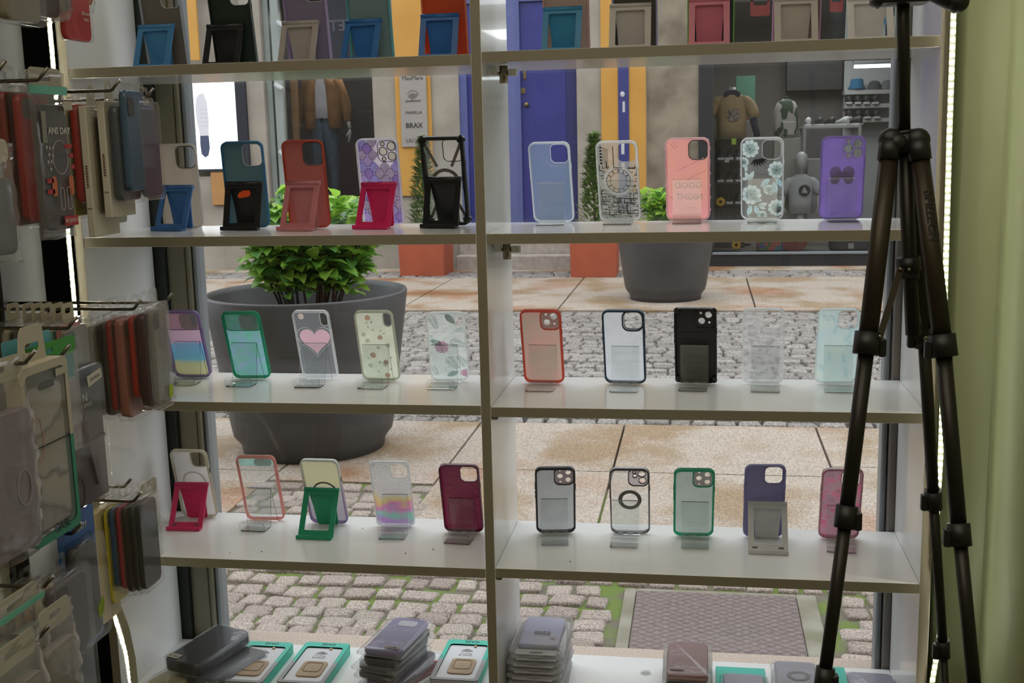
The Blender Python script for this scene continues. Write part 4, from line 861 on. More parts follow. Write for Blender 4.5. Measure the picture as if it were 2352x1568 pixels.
def make_case(key):
    x, y, yaw, lean, w_, h = CASES[key]; pm, fm, cam_ = mtl(key); z0 = shelf_z(key); tp = tp4
    dp = .0105
    root = empty('phone_case', (x,y,z0+.0012+dp*math.sin(lean)), (lean,0,yaw), LAB[key], 'phone case')
    R = .013 if key != '3L3' else .012
    out = lambda i: rrect(0, h/2, w_-2*i, h-2*i, R-i, 6)
    holes = []; ringfn = []
    big = h > .16
    hw, hh = (.036,.041) if big else (.033,.0345)
    cx, cz = w_/2-.0055-hw/2, h-.0065-hh/2
    if cam_ in ('sq','sqr'):
        holes = [rrect(cx, cz, hw, hh, .0095, 6)]; ringfn = [lambda i: rrect(cx, cz, hw+2*i, hh+2*i, .0095+i, 6)]
    elif cam_ == 'tall':
        holes = [rrect(w_/2-.0135, h-.021, .0145, .029, .0072, 6)]; ringfn = [lambda i: rrect(w_/2-.0135, h-.021, .0145+2*i, .029+2*i, .0072+i, 6)]
    elif cam_ in ('lens3','lens3s','lens2','lens2s'):
        hw, hh = (.036,.039) if big else (.034,.035); cx, cz = w_/2-.005-hw/2, h-.006-hh/2; s_ = .0072 if cam_ == 'lens3' else .0052
        if 'lens3' in cam_: L = [(cx+hw*.24, cz+hh*.24, s_),(cx+hw*.24, cz-hh*.24, s_),(cx-hw*.22, cz+hh*.0, s_),(cx-hw*.22, cz+hh*.36, s_*.42),(cx-hw*.2, cz-hh*.37, s_*.42)]
        else: L = [(cx+hw*.20, cz+hh*.24, s_*1.25),(cx-hw*.18, cz-hh*.12 if cam_ == 'lens2' else cz+hh*.1, s_*1.2 if cam_ == 'lens2' else s_*.7),(cx-hw*.22, cz+hh*.34, s_*.5),(cx+hw*.24, cz-hh*.20, s_*.45 if cam_ == 'lens2' else s_*1.25)]
        holes = [circ(a, b, r_, 18) for a, b, r_ in L]
        ringfn = [(lambda i, a=a, b=b, r_=r_: circ(a, b, r_+i, 18)) for a, b, r_ in L]
    inner = rrect(0, h/2, w_-.0016, h-.0016, R-.0008, 6)
    mb = MB(); mb.prism([inner]+holes, -.0012, 0); mb.build('back_panel', pm, root)
    mb = MB(); th = .0026 if key in ('2L5','3R2','4L2','3R1','3L1','3L2','4R1','4R3','2R3') else .0019
    if key == '2L5': th = .0060
    lip = .0066 if th > .004 else .0036 if th > .002 else .0026
    ringloft(mb, out, [(.0012,.0004),(0,-.0015),(0,-dp+.0018),(.0008,-dp),(lip,-dp),(lip+.0003,-dp+.0012),(th,-dp+.0022),(th,-.0014)])
    if key in ('2L5',):
        for sx_ in (-1,1):
            for zz in (.0125, h-R*.6):
                mb.bbox((-.0085,-.0068,-.0085),(.0085,.0060,.0085), .0042, 0, T((sx_*(w_/2-.0048), -dp/2, zz+(.001 if zz > .1 else -.001))) @ Matrix.Rotation(PI/4,4,'Y') @ Matrix.Scale(.86,4))
    if key in ('2R3',):
        for sx_ in (-1,1):
            for q in range(6): mb.ball((sx_*(w_/2), -dp/2, .02+.023*q), (.0016,.003,.0035), 8, 5)
    if key in ('3R3','4L4'):
        for sx_ in (-1,1):
            for zz in (R*.5, h-R*.5): mb.ball((sx_*(w_/2-.0055), -dp/2, zz), (.0064,.0058,.007), 10, 6)
    mb.build('bumper_frame', fm, root)
    rm = fm if key not in ('2L1','2L3','2L4','2R3') else tp('dark_ring',(70,56,54),1,.1)
    if key == '2R2': rm = clear
    if key in ('2L2','1L1','1L2','1L3','3L4','3L3','2R5'): rm = tp('pale_ring',(206,206,200),1,.4)
    if ringfn and not (cam_.startswith('lens') and key in ('3R3','4R1','4R3','3R1')):
        mb = MB()
        for fn in ringfn: ringloft(mb, fn, [(.0,.0002),(.0,-.0022),(.0011,-.0022),(.0013,.0002)])
        mb.build('camera_ring', rm, root)
    if cam_ in ('lens2','lens3s','lens2s'):   # raised island edge, lens-window plate
        mb = MB(); ringloft(mb, lambda i: rrect(cx, cz, hw+.002+2*i, hh+.002+2*i, .010+i, 6), [(-.0006,-.0012),(-.0006,-.0034),(.0014,-.0034),(.0016,-.0012)])
        mb.build('camera_island_edge', fm, root)
        MB().prism([rrect(cx, cz, hw, hh, .009, 6)]+[circ(a, b, r_*1.02, 18) for a, b, r_ in L], -.0019, -.0014).build('camera_island', tp('island_mauve',(176,150,152),.9,.5) if key != '3R3' else pm, root)
    if cam_ == 'lens3':
        mb = MB(); ringloft(mb, lambda i: rrect(cx, cz, hw+2*i, hh+2*i, .010+i, 6), [(-.0004,-.0012),(-.0004,-.0024),(.0006,-.0024),(.0008,-.0012)])
        mb.build('camera_island_edge', rm, root)
    if key == '3R2':   # folding camera stand around the opening
        mb = MB(); ringloft(mb, lambda i: rrect(cx-.001, cz-.001, hw+2*i, hh+2*i, .010+i, 6), [(.0012,-.0012),(.0012,-.004),(.0036,-.004),(.0038,-.0012)]); mb.build('camera_island_edge', fm, root)
    if cam_ == 'slide':
        zb = h-.043 if key != '4L2' else h-.026
        mint = tp('slide_mint',(130,186,168),.95,.5); pk = tp('slide_pink',(208,176,190),1,.5); tg = tp('slide_green',(138,184,160),1,.5)
        base = {'3L1':pk,'3L2':tg,'4L2':mint}[key]
        MB().prism([rrect(0, (zb+h-.005)/2, w_-.009, h-.005-zb, .007, 6)], -.0034, -.0014).build('camera_slider', base, root)
        MB().prism([rrect(w_*.16, (zb+h-.006)/2, w_*.45, h-.009-zb, .009, 6)], -.0046, -.0036).build('slider_window', tp('slide_grey',(150,150,146),.9,.4), root)
        if key != '4L2':
            MB().prism([rrect(w_*.32, h-.021, .013, .027, .0062, 6)], -.0056, -.0048).build('lens_window', tp('lens_pale',(176,206,208),.9,.5), root)
            mb = MB(); ringloft(mb, lambda i: rrect(0, (zb+h-.004)/2, w_-.009+2*i, h-.004-zb+2*i, .008+i, 6), [(0,-.0014),(0,-.0042),(.0012,-.0042),(.0012,-.0014)]); mb.build('slider_rim', fm, root)
    # side buttons and the charging slot
    mb = MB()
    for (sx_, zz, l_) in ((1,h*.70,.011),(-1,h*.72,.016),(-1,h*.62,.007),(-1,h*.56,.007)):
        MB().bbox((sx_*(w_/2)-.0009, -.0066, zz-l_/2),(sx_*(w_/2)+.0009, -.0036, zz+l_/2), .0004).build('side_button', tp('button_dark',(60,56,60),1,.1) if key in ('4L1','4L3') else fm, root)
    if key in ('4L5','4R1','4R2','4R3','4R4','3R1','3R2','3R3'):
        slm = tp('slot_light',(222,222,222),1,.6)
        for sx_, sw in ((0,.012),(-.019,.009),(.019,.009)): MB().prism([rrect(sx_, .0028, sw, .0013, .0006, 3)], -dp-.0003, -dp+.0003).build('port_slot', slm, root)
    # ---- pictures and extra pieces
    def ringpart(nm, x_, z_, r1, r2, m, yy=-.0018): return MB().prism([circ(x_, z_, r1, 32), circ(x_, z_, r2, 32)], yy-.0004, yy).build(nm, m, root)
    gr = tp('magnet_grey',(128,124,116),1,.2); wg = tp('magnet_white',(214,212,204),1,.5)
    if key == '2L5':
        ringpart('magnet_ring', 0, h*.47, .029, .0225, gr)
        mb = MB()
        for sx_ in (-1,1):
            for a, b in (((sx_*.036,h*.93),(sx_*.014,h*.66)),((sx_*.037,h*.82),(sx_*.035,h*.40)),((sx_*.033,h*.10),(sx_*.016,h*.30))):
                d_ = Vector((b[0]-a[0], b[1]-a[1])).normalized()*.0028; mb.prism([[(a[0]-d_.y,a[1]+d_.x),(a[0]+d_.y,a[1]-d_.x),(b[0]+d_.y,b[1]-d_.x),(b[0]-d_.y,b[1]+d_.x)]], -.0021, -.0016)
        mb.build('grey_bars', gr, root)
    if key == '4L1':
        ringpart('magnet_ring', 0, h*.50, .027, .0225, wg)
    if key == '4L3': ringpart('magnet_ring', 0, h*.46, .027, .0235, gr)
    if key == '4R2': ringpart('magnet_ring', 0, h*.50, .0225, .0150, gr)
    if key == '2R2':
        ringpart('magnet_ring', 0, h*.50, .028, .0238, wg); ik = tp('circuit_ink',(52,48,46),1,0)
        mb = MB(); mb.prism([circ(0,h*.5,.0232,32), circ(0,h*.5,.0224,32)], -.0022, -.0017); mb.prism([circ(0,h*.5,.0160,28), circ(0,h*.5,.0153,28)], -.0022, -.0017)
        for q in range(12):
            a = q*PI/6; mb.prism([[(math.sin(a)*r_+math.cos(a)*s_*.0009, h*.5+math.cos(a)*r_-math.sin(a)*s_*.0009) for r_, s_ in ((.0168,-1),(.0168,1),(.0216,1),(.0216,-1))]], -.0022, -.0017)
        mb.build('clock_dial', ik, root)
        rnd = random.Random(5); mb = MB()
        def line(p0, p1, wd): mb.box((min(p0[0],p1[0])-wd,-.0021,min(p0[1],p1[1])-wd),(max(p0[0],p1[0])+wd,-.0017,max(p0[1],p1[1])+wd))
        for q in range(230):
            x_ = rnd.uniform(-w_/2+.006,w_/2-.006); z_ = rnd.uniform(.006,h-.05)
            if (x_**2+(z_-h*.5)**2) < .031**2: continue
            l1 = rnd.uniform(.004,.016)*rnd.choice((-1,1)); l2 = rnd.uniform(.004,.014); x1_ = max(-w_/2+.004, min(w_/2-.004, x_+l1)); wd = rnd.choice((.0002,.0003,.0007))
            line((x_,z_),(x1_,z_),wd)
            if ((x1_**2+(z_+l2-h*.5)**2) > .031**2): line((x1_,z_),(x1_,z_+l2),wd)
            mb.prism([circ(x_,z_,.0011,8)], -.0022, -.0017)
        for q in range(6): mb.box((-w_/2+.006,-.0021,h-.045+q*.006),(-w_/2+.010,-.0017,h-.0415+q*.006))
        for q in range(5): line((-w_/2+.012+q*.0022,h-.012-q*.001),(-w_/2+.012+q*.0022,h-.045-q*.003),.0003)
        line((-.008,h-.012),(-.008,h-.052),.0007); line((-.008,h-.052),(.006,h-.052),.0007)
        mb.build('circuit_print', ik, root)
    if key == '2R3':
        holo = tp('holo_letters',(226,238,250),1,.46)
        text('lettering', 'GOOD', .0165, holo, root, T((0,-.0016,h*.42)) @ F_MIRR, .0003, bold=True)
        text('lettering', 'NIGHT', .0165, holo, root, T((.002,-.0016,h*.28)) @ F_MIRR, .0003, bold=True)
        st = tp('pink_streak',(246,196,206),1,.5); mb = MB()
        for (a, b) in (((-.032,h*.93),(-.022,h*.86)),((-.028,h*.95),(-.018,h*.88)),((-.02,h*.60),(.03,h*.75)),((.0,h*.50),(.034,h*.60)),((-.036,h*.3),(-.02,h*.2))):
            d_ = Vector((b[0]-a[0], b[1]-a[1])).normalized()*.0005; mb.prism([[(a[0]-d_.y,a[1]+d_.x),(a[0]+d_.y,a[1]-d_.x),(b[0]+d_.y,b[1]-d_.x),(b[0]-d_.y,b[1]+d_.x)]], -.0018, -.0015)
        mb.prism([circ(.002,h*.13,.016,24,.0035), circ(.002,h*.13,.0153,24,.0029)], -.0018, -.0015)
        mb.build('light_streaks', st, root)
    def petal_leaf(mb, cx_, cz_, ang, L, W, yy, mi=0, vein=None, blunt=False):
        pts = []
        for t_, s_ in (((0,0),(.25,.5),(.55,.95),(.8,1),(.97,.6),(.90,.15),(.90,-.15),(.97,-.6),(.8,-1),(.55,-.95),(.25,-.5)) if blunt else ((0,0),(.2,.7),(.45,1),(.7,.75),(1,0),(.7,-.75),(.45,-1),(.2,-.7))):
            a_, b_ = t_*L, s_*W/2; pts.append((cx_+a_*math.cos(ang)-b_*math.sin(ang), cz_+a_*math.sin(ang)+b_*math.cos(ang)))
        pts = [(max(-w_/2+.003, min(w_/2-.003, p[0])), max(.003, min(h-.003, p[1]))) for p in pts]
        try: mb.prism([pts], yy-.0002, yy, mi)
        except Exception: return
        if vein is not None:
            q = (cx_+L*.95*math.cos(ang), cz_+L*.95*math.sin(ang)); d_ = .00018
            mb.prism([[(cx_-d_*math.sin(ang),cz_+d_*math.cos(ang)),(cx_+d_*math.sin(ang),cz_-d_*math.cos(ang)),(q[0]+d_*math.sin(ang),q[1]-d_*math.cos(ang)),(q[0]-d_*math.sin(ang),q[1]+d_*math.cos(ang))]], yy-.0004, yy-.00025, vein)
    def flower(mb, cx_, cz_, r_, a0, yy, n_=5, mi=0, vein=None, wd=.95):
        for q in range(n_): petal_leaf(mb, cx_, cz_, a0+2*PI*q/n_, r_, r_*.95, yy-.00006*q, mi, vein, True)
    if key == '2R4':
        fw = tp('flower_white',(206,226,224),.95,.55); lb = tp('leaf_iceblue',(160,208,220),.95,.55); ln = tp('flower_line',(90,120,132),1,0); dkl = tp('leaf_darkline',(60,66,72),.9,.1)
        mb = MB(); ml = MB(); y_ = -.0017
        for (fx, fz, r_, a0) in ((.012,h*.36,.010,.8),(-.022,h*.86,.017,.4),(.026,h*.60,.0165,.9),(-.020,h*.30,.019,.2),(.026,h*.14,.016,.6),(.0,h*.045,.009,1.2),(-.034,h*.70,.010,.1)):
            flower(mb, fx, fz, r_, a0, y_, 5, 0, 2); flower(mb, fx, fz, r_*.6, a0+.6, y_-.0005, 5, 0, 2); mb.prism([circ(fx,fz,.0018,8)], y_-.0014, y_-.001, 1)
        for (lx, lz, a_, L_) in ((-.024,h*.48,2.0,.018),(-.024,h*.48,1.1,.02),(-.026,h*.49,3.0,.014),(.02,h*.46,-1.3,.024),(.014,h*.50,-2.4,.024),(.024,h*.5,-.9,.022),(.002,h*.36,1.2,.013),(.010,h*.30,.4,.014),(-.02,h*.17,-1.9,.022),(-.014,h*.17,-1.2,.022),(-.008,h*.18,-.6,.018),(.01,h*.19,3.4,.02),(.0,h*.22,2.8,.02),(.03,h*.03,2.0,.012),(-.03,h*.58,1.5,.014)):
            petal_leaf(mb, lx, lz, a_, L_, L_*.42, y_-.0002, 1 if L_ > .02 else 0, 2)
        for q in range(7): petal_leaf(ml, -.011+.001*q, h*.74, -2.3+.35*q, .016, .004, y_-.0006, 0)
        mm = MB()
        for q in range(5): petal_leaf(mm, .033, h*.08, 1.6+.35*q, .014, .0035, y_-.0002, 0)
        mb.build('flower_print', [fw, lb, ln], root); ml.build('dark_leaf_print', dkl, root); mm.build('dark_leaf_print', dkl, root)
    if key == '2L4':
        qm = [tp('quatre_violet',(140,110,196),1,.5), tp('quatre_lilac',(166,146,208),1,.5), tp('quatre_marble',(178,164,186),1,.5, c2=srgb(140,124,150), scale=260), tp('quatre_blue',(146,138,214),1,.5)]; mb = MB(); rnd = random.Random(4); S_ = .0215
        def quatre(cx_, cz_, r_):
            out_ = []
            for q in range(40):
                t_ = 2*PI*q/40; a_ = round(t_/(PI/2))*PI/2; d_ = t_-a_; rr = r_*(.46*math.cos(d_)+math.sqrt(.52**2-(.46*math.sin(d_))**2)); out_.append((cx_+rr*math.cos(t_), cz_+1.15*rr*math.sin(t_)))
            return out_
        for j in range(17):
            for i in range(-3, 4):
                cx_ = i*S_+(S_/2 if j % 2 else 0); cz_ = .004+j*S_*.56
                lp = [(max(-w_/2+.003, min(w_/2-.003, a)), max(.003, min(h-.003, b))) for a, b in quatre(cx_, cz_, S_*.475)]
                if max(p_[0] for p_ in lp)-min(p_[0] for p_ in lp) < .003 or max(p_[1] for p_ in lp)-min(p_[1] for p_ in lp) < .003: continue
                if abs(cx_-cx) < hw/2+.006 and abs(cz_-cz) < hh/2+.006: continue
                try: mb.prism([lp], -.0017, -.0014, rnd.randrange(4))
                except Exception: pass
        mb.build('quatrefoil_print', qm, root)
    if key == '2R5':
        mb = MB(); sh = tp('bow_violet',(104,80,150),1,.3)  # bow in a darker violet than the case back
        for sx_ in (-1,1):
            mb.prism([circ(sx_*.0115,h*.56,.0105,20,.0115)], -.0016, -.0013); mb.prism([circ(sx_*.012,h*.485,.0085,16,.0105)], -.0019, -.0016)
        mb.prism([rrect(0,h*.53,.02,.012,.004)], -.0022, -.0019); mb.build('bow_print', sh, root)
    if key == '3L3':
        def heart(s_, zc): return [(s_*.0625*math.sin(t_)**3*16/16, zc+s_*.0625*(13*math.cos(t_)-5*math.cos(2*t_)-2*math.cos(3*t_)-math.cos(4*t_))/16) for t_ in [2*PI*q/48 for q in range(48)]]
        MB().prism([heart(.50,h*.555)], -.0019, -.0014).build('pink_heart', tp('heart_pink',(228,170,182),1,.5, c2=srgb(216,150,166), scale=220), root)
        MB().prism([heart(.60,h*.555), heart(.585,h*.555)], -.0019, -.0014).build('heart_outline', wg, root)
        MB().prism([rrect(-.022,h*.90,.011,.012,.004)], -.0019, -.0014).build('round_sticker', tp('peach_dot',(212,186,166),1,.5), root)
    if key == '3L4':
        pf = tp('tiny_pink',(234,176,162),1,.5); gf = tp('tiny_green',(150,166,130),.9,.4); wf = tp('tiny_white',(236,238,226),1,.5); mb = MB()
        for (fx, fz, r_, i_) in ((-.014,.135,.006,0),(.006,.092,.0055,0),(-.012,.053,.007,0),(.01,.033,.006,2),(.012,.008,.006,0),(.0,.037,.004,2),(.012,.038,.005,0),(-.026,.098,.005,2),(.02,.075,.005,2),(-.02,.085,.005,2),(.0,.07,.004,2),(-.02,.03,.005,2)): flower(mb, fx, fz, r_, fx*70, -.0015, 5, i_)
        for (lx, lz, a_) in ((-.018,.122,1.2),(-.01,.124,.5),(-.014,.112,2),(-.008,.106,1),(.008,.104,1.4),(.012,.100,.4),(-.02,.045,2.4),(.02,.046,.4),(.02,.02,1.2),(-.004,.014,2.0)): petal_leaf(mb, lx, lz, a_, .006, .0025, -.0016, 1)
        mb.build('flower_print', [pf, gf, wf], root)
    if key == '3L5':
        g1 = tp('palm_green',(136,170,160),.9,.4); g2 = tp('palm_grey',(120,146,142),.9,.3); pk = tp('hibiscus_pink',(206,150,176),1,.5); mb = MB()
        def frond(cx_, cz_, ang, L, mi):
            for q in range(9):
                t_ = q/8; bx, bz = cx_+L*t_*math.cos(ang), cz_+L*t_*math.sin(ang)
                for s_ in (-1,1): petal_leaf(mb, bx, bz, ang+s_*.9, L*.5*(1-t_*.6), L*.05, -.0016, mi)
        frond(-.03,.142,-1.2,.028,1); petal_leaf(mb,-.002,.146,-.9,.03,.014,-.0017,1); frond(.034,.11,3.2,.018,0); frond(-.036,.1,-1.2,.02,0)
        frond(.004,.085,-.3,.03,0); frond(-.004,.05,-.9,.03,0); frond(.034,.03,2.2,.026,0); petal_leaf(mb,-.034,.088,-.4,.028,.012,-.0017,0); petal_leaf(mb,-.006,.008,.4,.026,.012,-.0017,0); frond(-.034,.03,-1.1,.02,0)
        flower(mb,-.012,.073,.014,.3,-.002,5,2); flower(mb,.03,.014,.009,.1,-.002,5,2); mb.build('palm_print', [g1,g2,pk], root)
    if key == '3R5':
        bl = tp('sprig_blue',(110,190,222),.8,.5); mb = MB(); rnd = random.Random(2)
        for (sx_, sz) in ((-.018,.125),(-.004,.122),(.012,.085),(.014,.070),(-.022,.020),(.016,.040),(.022,.105),(-.008,.100),(-.012,.045),(.02,.012)):
            a0 = rnd.uniform(.8,2.2)
            for q in range(8):
                petal_leaf(mb, sx_+.0022*q*math.cos(a0), sz+.0022*q*math.sin(a0), a0+(1 if q % 2 else -1)*.8, .0055, .0012, -.0015)
        mb.build('sprig_print', bl, root)
    if key == '3R4':
        text('lettering', 'SMILE\nSMILE', .0085, wg, root, T((.002,-.0016,h*.50)) @ F_MIRR, .0002)
    if key == '2R1':
        mb = MB(); ringloft(mb, lambda i: rrect(cx-.004, cz-.002, hw+2*i, hh+2*i, .010+i, 6), [(.004,-.0012),(.004,-.0035),(.0055,-.0035),(.0058,-.0012)]); mb.build('camera_island_edge', clear, root)
    if key == '3R3':
        mb = MB(); mb.bbox((-.026,-.0024,h*.655),(.026,-.0012,h*.665), .0004); mb.bbox((-.027,-.0024,h*.50),(.027,-.0012,h*.51), .0004); mb.build('card_slot_ribs', fm, root)
    if key == '4L5':
        mb = MB()
        for q in range(4): mb.tube([(-w_/2+.006, -.0016, h*(.82-.12*q)),(0,-.0016,h*(.78-.13*q)),(w_/2-.006,-.0016,h*(.62-.13*q))], .0005, 5)
        mb.build('swirl_lines', tp('maroon_sheen',(160,70,100),1,.4, gloss=.4), root)
    if key == '4L4':
        gl_ = pbr('glitter', srgb(226,224,226), .2, .6); rnd = random.Random(9); mb = MB()
        for q in range(420):
            x_ = rnd.uniform(-w_/2+.004,w_/2-.004); z_ = h-.006-abs(rnd.gauss(0,.035))
            if cam_ and abs(x_-cx) < hw/2+.002 and abs(z_-cz) < hh/2+.002: continue
            if z_ < .01: continue
            mb.prism([circ(x_, z_, rnd.uniform(.0003,.0007), 5)], -.0018, -.0014)
        mb.build('glitter', gl_, root)['kind'] = 'stuff'
    if key == '4R5':
        text('lettering', '<3 BE\nYOU', .010, tp('silver_letters',(206,190,196),1,.3, gloss=.4), root, T((.0,-.0016,h*.62)) @ F_MIRR, .0002)
    if key == '4L2':
        mb = MB()
        for q in range(2): mb.box((.006,-.0016,h*.335-.0035*q),(.022,-.0013,h*.338-.0035*q))
        mb.build('small_print', gr, root)
    return root

STC = {'1L1':('light blue',(48,112,168)),'1L2':('black',(22,24,26)),'1L3':('pale grey',(160,150,144)),'1L4':('royal blue',(30,88,158)),'1L5':('bright blue',(28,84,156)),'1R1':('sky blue',(34,112,158)),'1R2':('warm grey',(172,164,158)),'1R3':('rose pink',(190,92,112)),'1R4':('stone grey',(176,166,158)),'1R5':('white',(206,202,200)),
 '2L1':('blue',(34,84,150)),'2L2':('black',(18,18,20)),'2L3':('dusty pink',(196,112,120)),'2L4':('magenta red',(212,24,84)),'2L5':('glossy black',(16,18,18)),'4L1':('magenta pink',(222,40,98)),'4L3':('green',(26,150,106)),'4R4':('silvery white',(206,206,208))}
def make_stand(key):
    hx, hz, fx, fy, sw = COLS[key]; cx_, cy_, yaw, lean, w_, h = CASES[key]; z0 = shelf_z(key)
    nm, c = STC[key]; c = tuple(255*(v/255)**.80 for v in c) if sum(c) > 90 else c; m = tp('stand_'+nm, c, 1, .22 if c[0]+c[1]+c[2] > 90 else .02, rough=.35)
    yh = cy_-hz*math.tan(lean)-.0155
    dx, dy = hx-fx, yh-fy; ang = math.atan2(-dx, dy) if abs(dx) < .02 else 0
    where = {'1L1':'far left of the top shelf','1L2':'second from left on the top shelf','1L3':'under the mauve case','1L4':'under the slate case','1L5':'under the brick orange case','1R1':'right of the divider on the top shelf','1R2':'under the olive case','1R3':'on the top shelf right','1R4':'on the top shelf near the tripod','1R5':'on the top shelf behind the tripod head','2L1':'behind the beige case','2L2':'with an orange sticker','2L3':'behind the coral case','2L4':'behind the purple patterned case','2L5':'behind the black bumper case','4L1':'on the lowest shelf at left','4L3':'on the lowest shelf','4R4':'behind the lavender case'}[key]
    root = empty('phone_stand', (hx,yh,z0), (0,0,ang), '%s folding phone stand %s' % (nm, where), 'phone stand')
    run = math.hypot(dx, dy); sl = math.atan2(run, hz); L = math.hypot(run, hz)
    # front frame: plate in local (u across, v up the slope), falling towards the room
    Mf = Matrix(((1,0,0,0),(0,math.cos(sl),math.sin(sl),-run),(0,-math.sin(sl),math.cos(sl),0),(0,0,0,1)))
    op = rrect(0, L*.525, sw*.70, L*.74, .003, 4); op = [(p[0]*(1 if p[1] < L*.5 else 1), p[1]) for p in op]
    MB().prism([rrect(0, L/2+.001, sw, L-.004, .003, 4), op], -.0012, .0014, 0, Mf).build('front_frame', m, root)
    MB().tube([(-sw/2,0,hz),(sw/2,0,hz)], .0044, 12).build('hinge_bar', m, root)
    mb = MB(); mb.bbox((-sw/2,-run-.011,.0006),(sw/2,-run+.004,.0036), .001); mb.bbox((-sw/2,-run-.0125,.0006),(sw/2,-run-.0095,.0085), .001)
    mb.build('lip', m, root)
    # rear panel hangs from the hinge parallel to the case
    lr = hz/math.cos(lean)-.002; Mr = Matrix(((1,0,0,0),(0,math.cos(lean),-math.sin(lean),0),(0,math.sin(lean),math.cos(lean),hz),(0,0,0,1)))
    MB().prism([[(-sw*.40,-.001),(sw*.40,-.001),(sw*.33,-lr*.5),(sw*.30,-lr+.004),(sw*.26,-lr),(-sw*.26,-lr),(-sw*.30,-lr+.004),(-sw*.33,-lr*.5)]], -.0012, .0012, 0, Mr).build('rear_panel', m, root)
    if key == '2L2':
        mb = MB(); mb.prism([[(-.016,-.024),(-.011,-.017),(-.003,-.0135),(.010,-.013),(.012,-.018),(.010,-.024),(.003,-.026),(-.012,-.028)]], -.0022, -.0014, 0, Mr)
        mb.build('orange_sticker', pbr('orange_sticker', srgb(236,84,20), .6), root)
    if key in ('4L1','4R4'):
        mb = MB()
        for sx_ in (-1,1): mb.prism([rrect(sx_*sw*.33, .009, .010, .0035, .0015)], -.002, -.0013, 0, Mf)
        mb.build('rubber_pad', tp('rubber_grey',(90,80,90),1,.05), root)
def make_acrylic(key):
    hx, hz, fx, fy, sw = ACR[key]; cx_, cy_, yaw, lean, w_, h = CASES[key]; z0 = shelf_z(key); sw = .0525
    yh = cy_-hz*math.tan(lean)-.0150; run = yh-fy; ang = math.atan2(-(hx-fx), run); ang = max(-.12, min(.12, ang))
    adj = LAB[key].split(',')[0]
    root = empty('acrylic_stand', (hx,yh,z0), (0,0,ang), 'clear acrylic easel holding the '+' '.join(adj.split()[:11]), 'phone stand')
    t = .0018; base = -run+.002
    # profile (y,z): lip top, lip foot, tray, front sheet up to the fold, rear sheet down
    P = [(base-.001,.019),(base,.0014),(base+.002,.0012),(-run+.034-.002,.0012),(-run+.036,.004),(0,hz),(.0008,hz),(min(hz*math.tan(lean)+.0,.03)+.002,.0012)]
    P = [Vector(p) for p in P]; L_ = []; R_ = []
    for i, p in enumerate(P):
        d = (P[min(i+1,len(P)-1)]-P[max(i-1,0)]).normalized(); nn = Vector((-d.y,d.x))*t/2; L_.append(p+nn); R_.append(p-nn)
    def part(nm, a, b):
        loop = [tuple(v) for v in L_[a:b+1]]+[tuple(v) for v in R_[a:b+1]][::-1]
        MB().prism([loop], -sw/2, sw/2, plane='YZ').build(nm, acry, root)
    MB().prism([rrect(0,.0095,sw,.019,.004,4)], -.0009, .0009, 0, T((0,base-.0005,.0004))).build('lip', acry, root)
    part('front_sheet', 2, 5); part('rear_sheet', 6, 7)
for k in CASES: make_case(k)
for k in COLS: make_stand(k)
for k in ACR: make_acrylic(k)
# ------------------------------------------------------------------ hooks and hanging goods on the left wall
chrome = pbr('dark_chrome', srgb(120,114,106), .25, 1)
film = thin('clear_film', srgb(214,214,210), .07, rough=.2, tl=.4, gloss=.34, bmp=.25, scale=18, bdist=.004)
filmw = thin('cloudy_film', srgb(214,208,202), .20, rough=.3, tl=.5, gloss=.36, bmp=.35, scale=14, bdist=.005)
shell = thin('blister_shell', srgb(216,212,200), .07, rough=.2, tl=.5, gloss=.36)
card = pbr('white_card', srgb(176,170,156), .7); whp = pbr('white_box', srgb(196,190,176), .5)
def hook(px, py, y, label, x0=-.834, r=.0026):
    tip = at(px, py, y); zb = tip.z-.016
    root = empty('wall_hook', (x0, y, zb), label=label, cat='hook')
    MB().tube([(0,0,0),(tip.x-x0-.018,0,0),(tip.x-x0-.014,0,.001),(tip.x-x0,0,.016)], r, 8).build('prong', chrome, root)
    MB().bbox((-.002,-.014,-.02),(.002,.014,.012), .001).build('back_plate', chrome, root)
    return zb
hook(352,203,-.15,'metal hook with upturned tip holding the slate blue case, upper right of the rack')
hook(275,183,-.27,'metal hook above the yellow and red cases, nearer than the slate blue case hook')
hook(110,155,-.50,'metal hook through the mint-banded clear bag at upper left')
hook(12,140,-.62,'metal hook at the far left edge above the cream packets')
hook(395,674,-.15,'long metal hook reaching toward the window frame at mid height')
hook(325,687,-.27,'metal hook holding the clear packets with red cases at mid height')
hook(176,728,-.50,'metal hook in front of the mint and green header cards')
hook(160,792,-.58,'metal hook poking through the teal header card')
hook(80,805,-.70,'metal hook carrying the green and white boxed case')
hook(302,1098,-.20,'metal hook above the row of black cases, lower right of the rack, farther one')
hook(325,1130,-.28,'metal hook holding the yellow, blue, red and black cases')
hook(187,1200,-.58,'black hook holding the blue-backed blister card', r=.003)
hook(122,1322,-.70,'dark hook over the beige-edged packets at lower left')
hook(113,1436,-.80,'dark hook through the crumpled clear bag at bottom left')

def hang_root(name, px, pyt, y, label, cat='phone case', yaw=0, group=None):
    p = at(px, pyt, y); return empty(name, p, (0,0,yaw), label, cat, group)
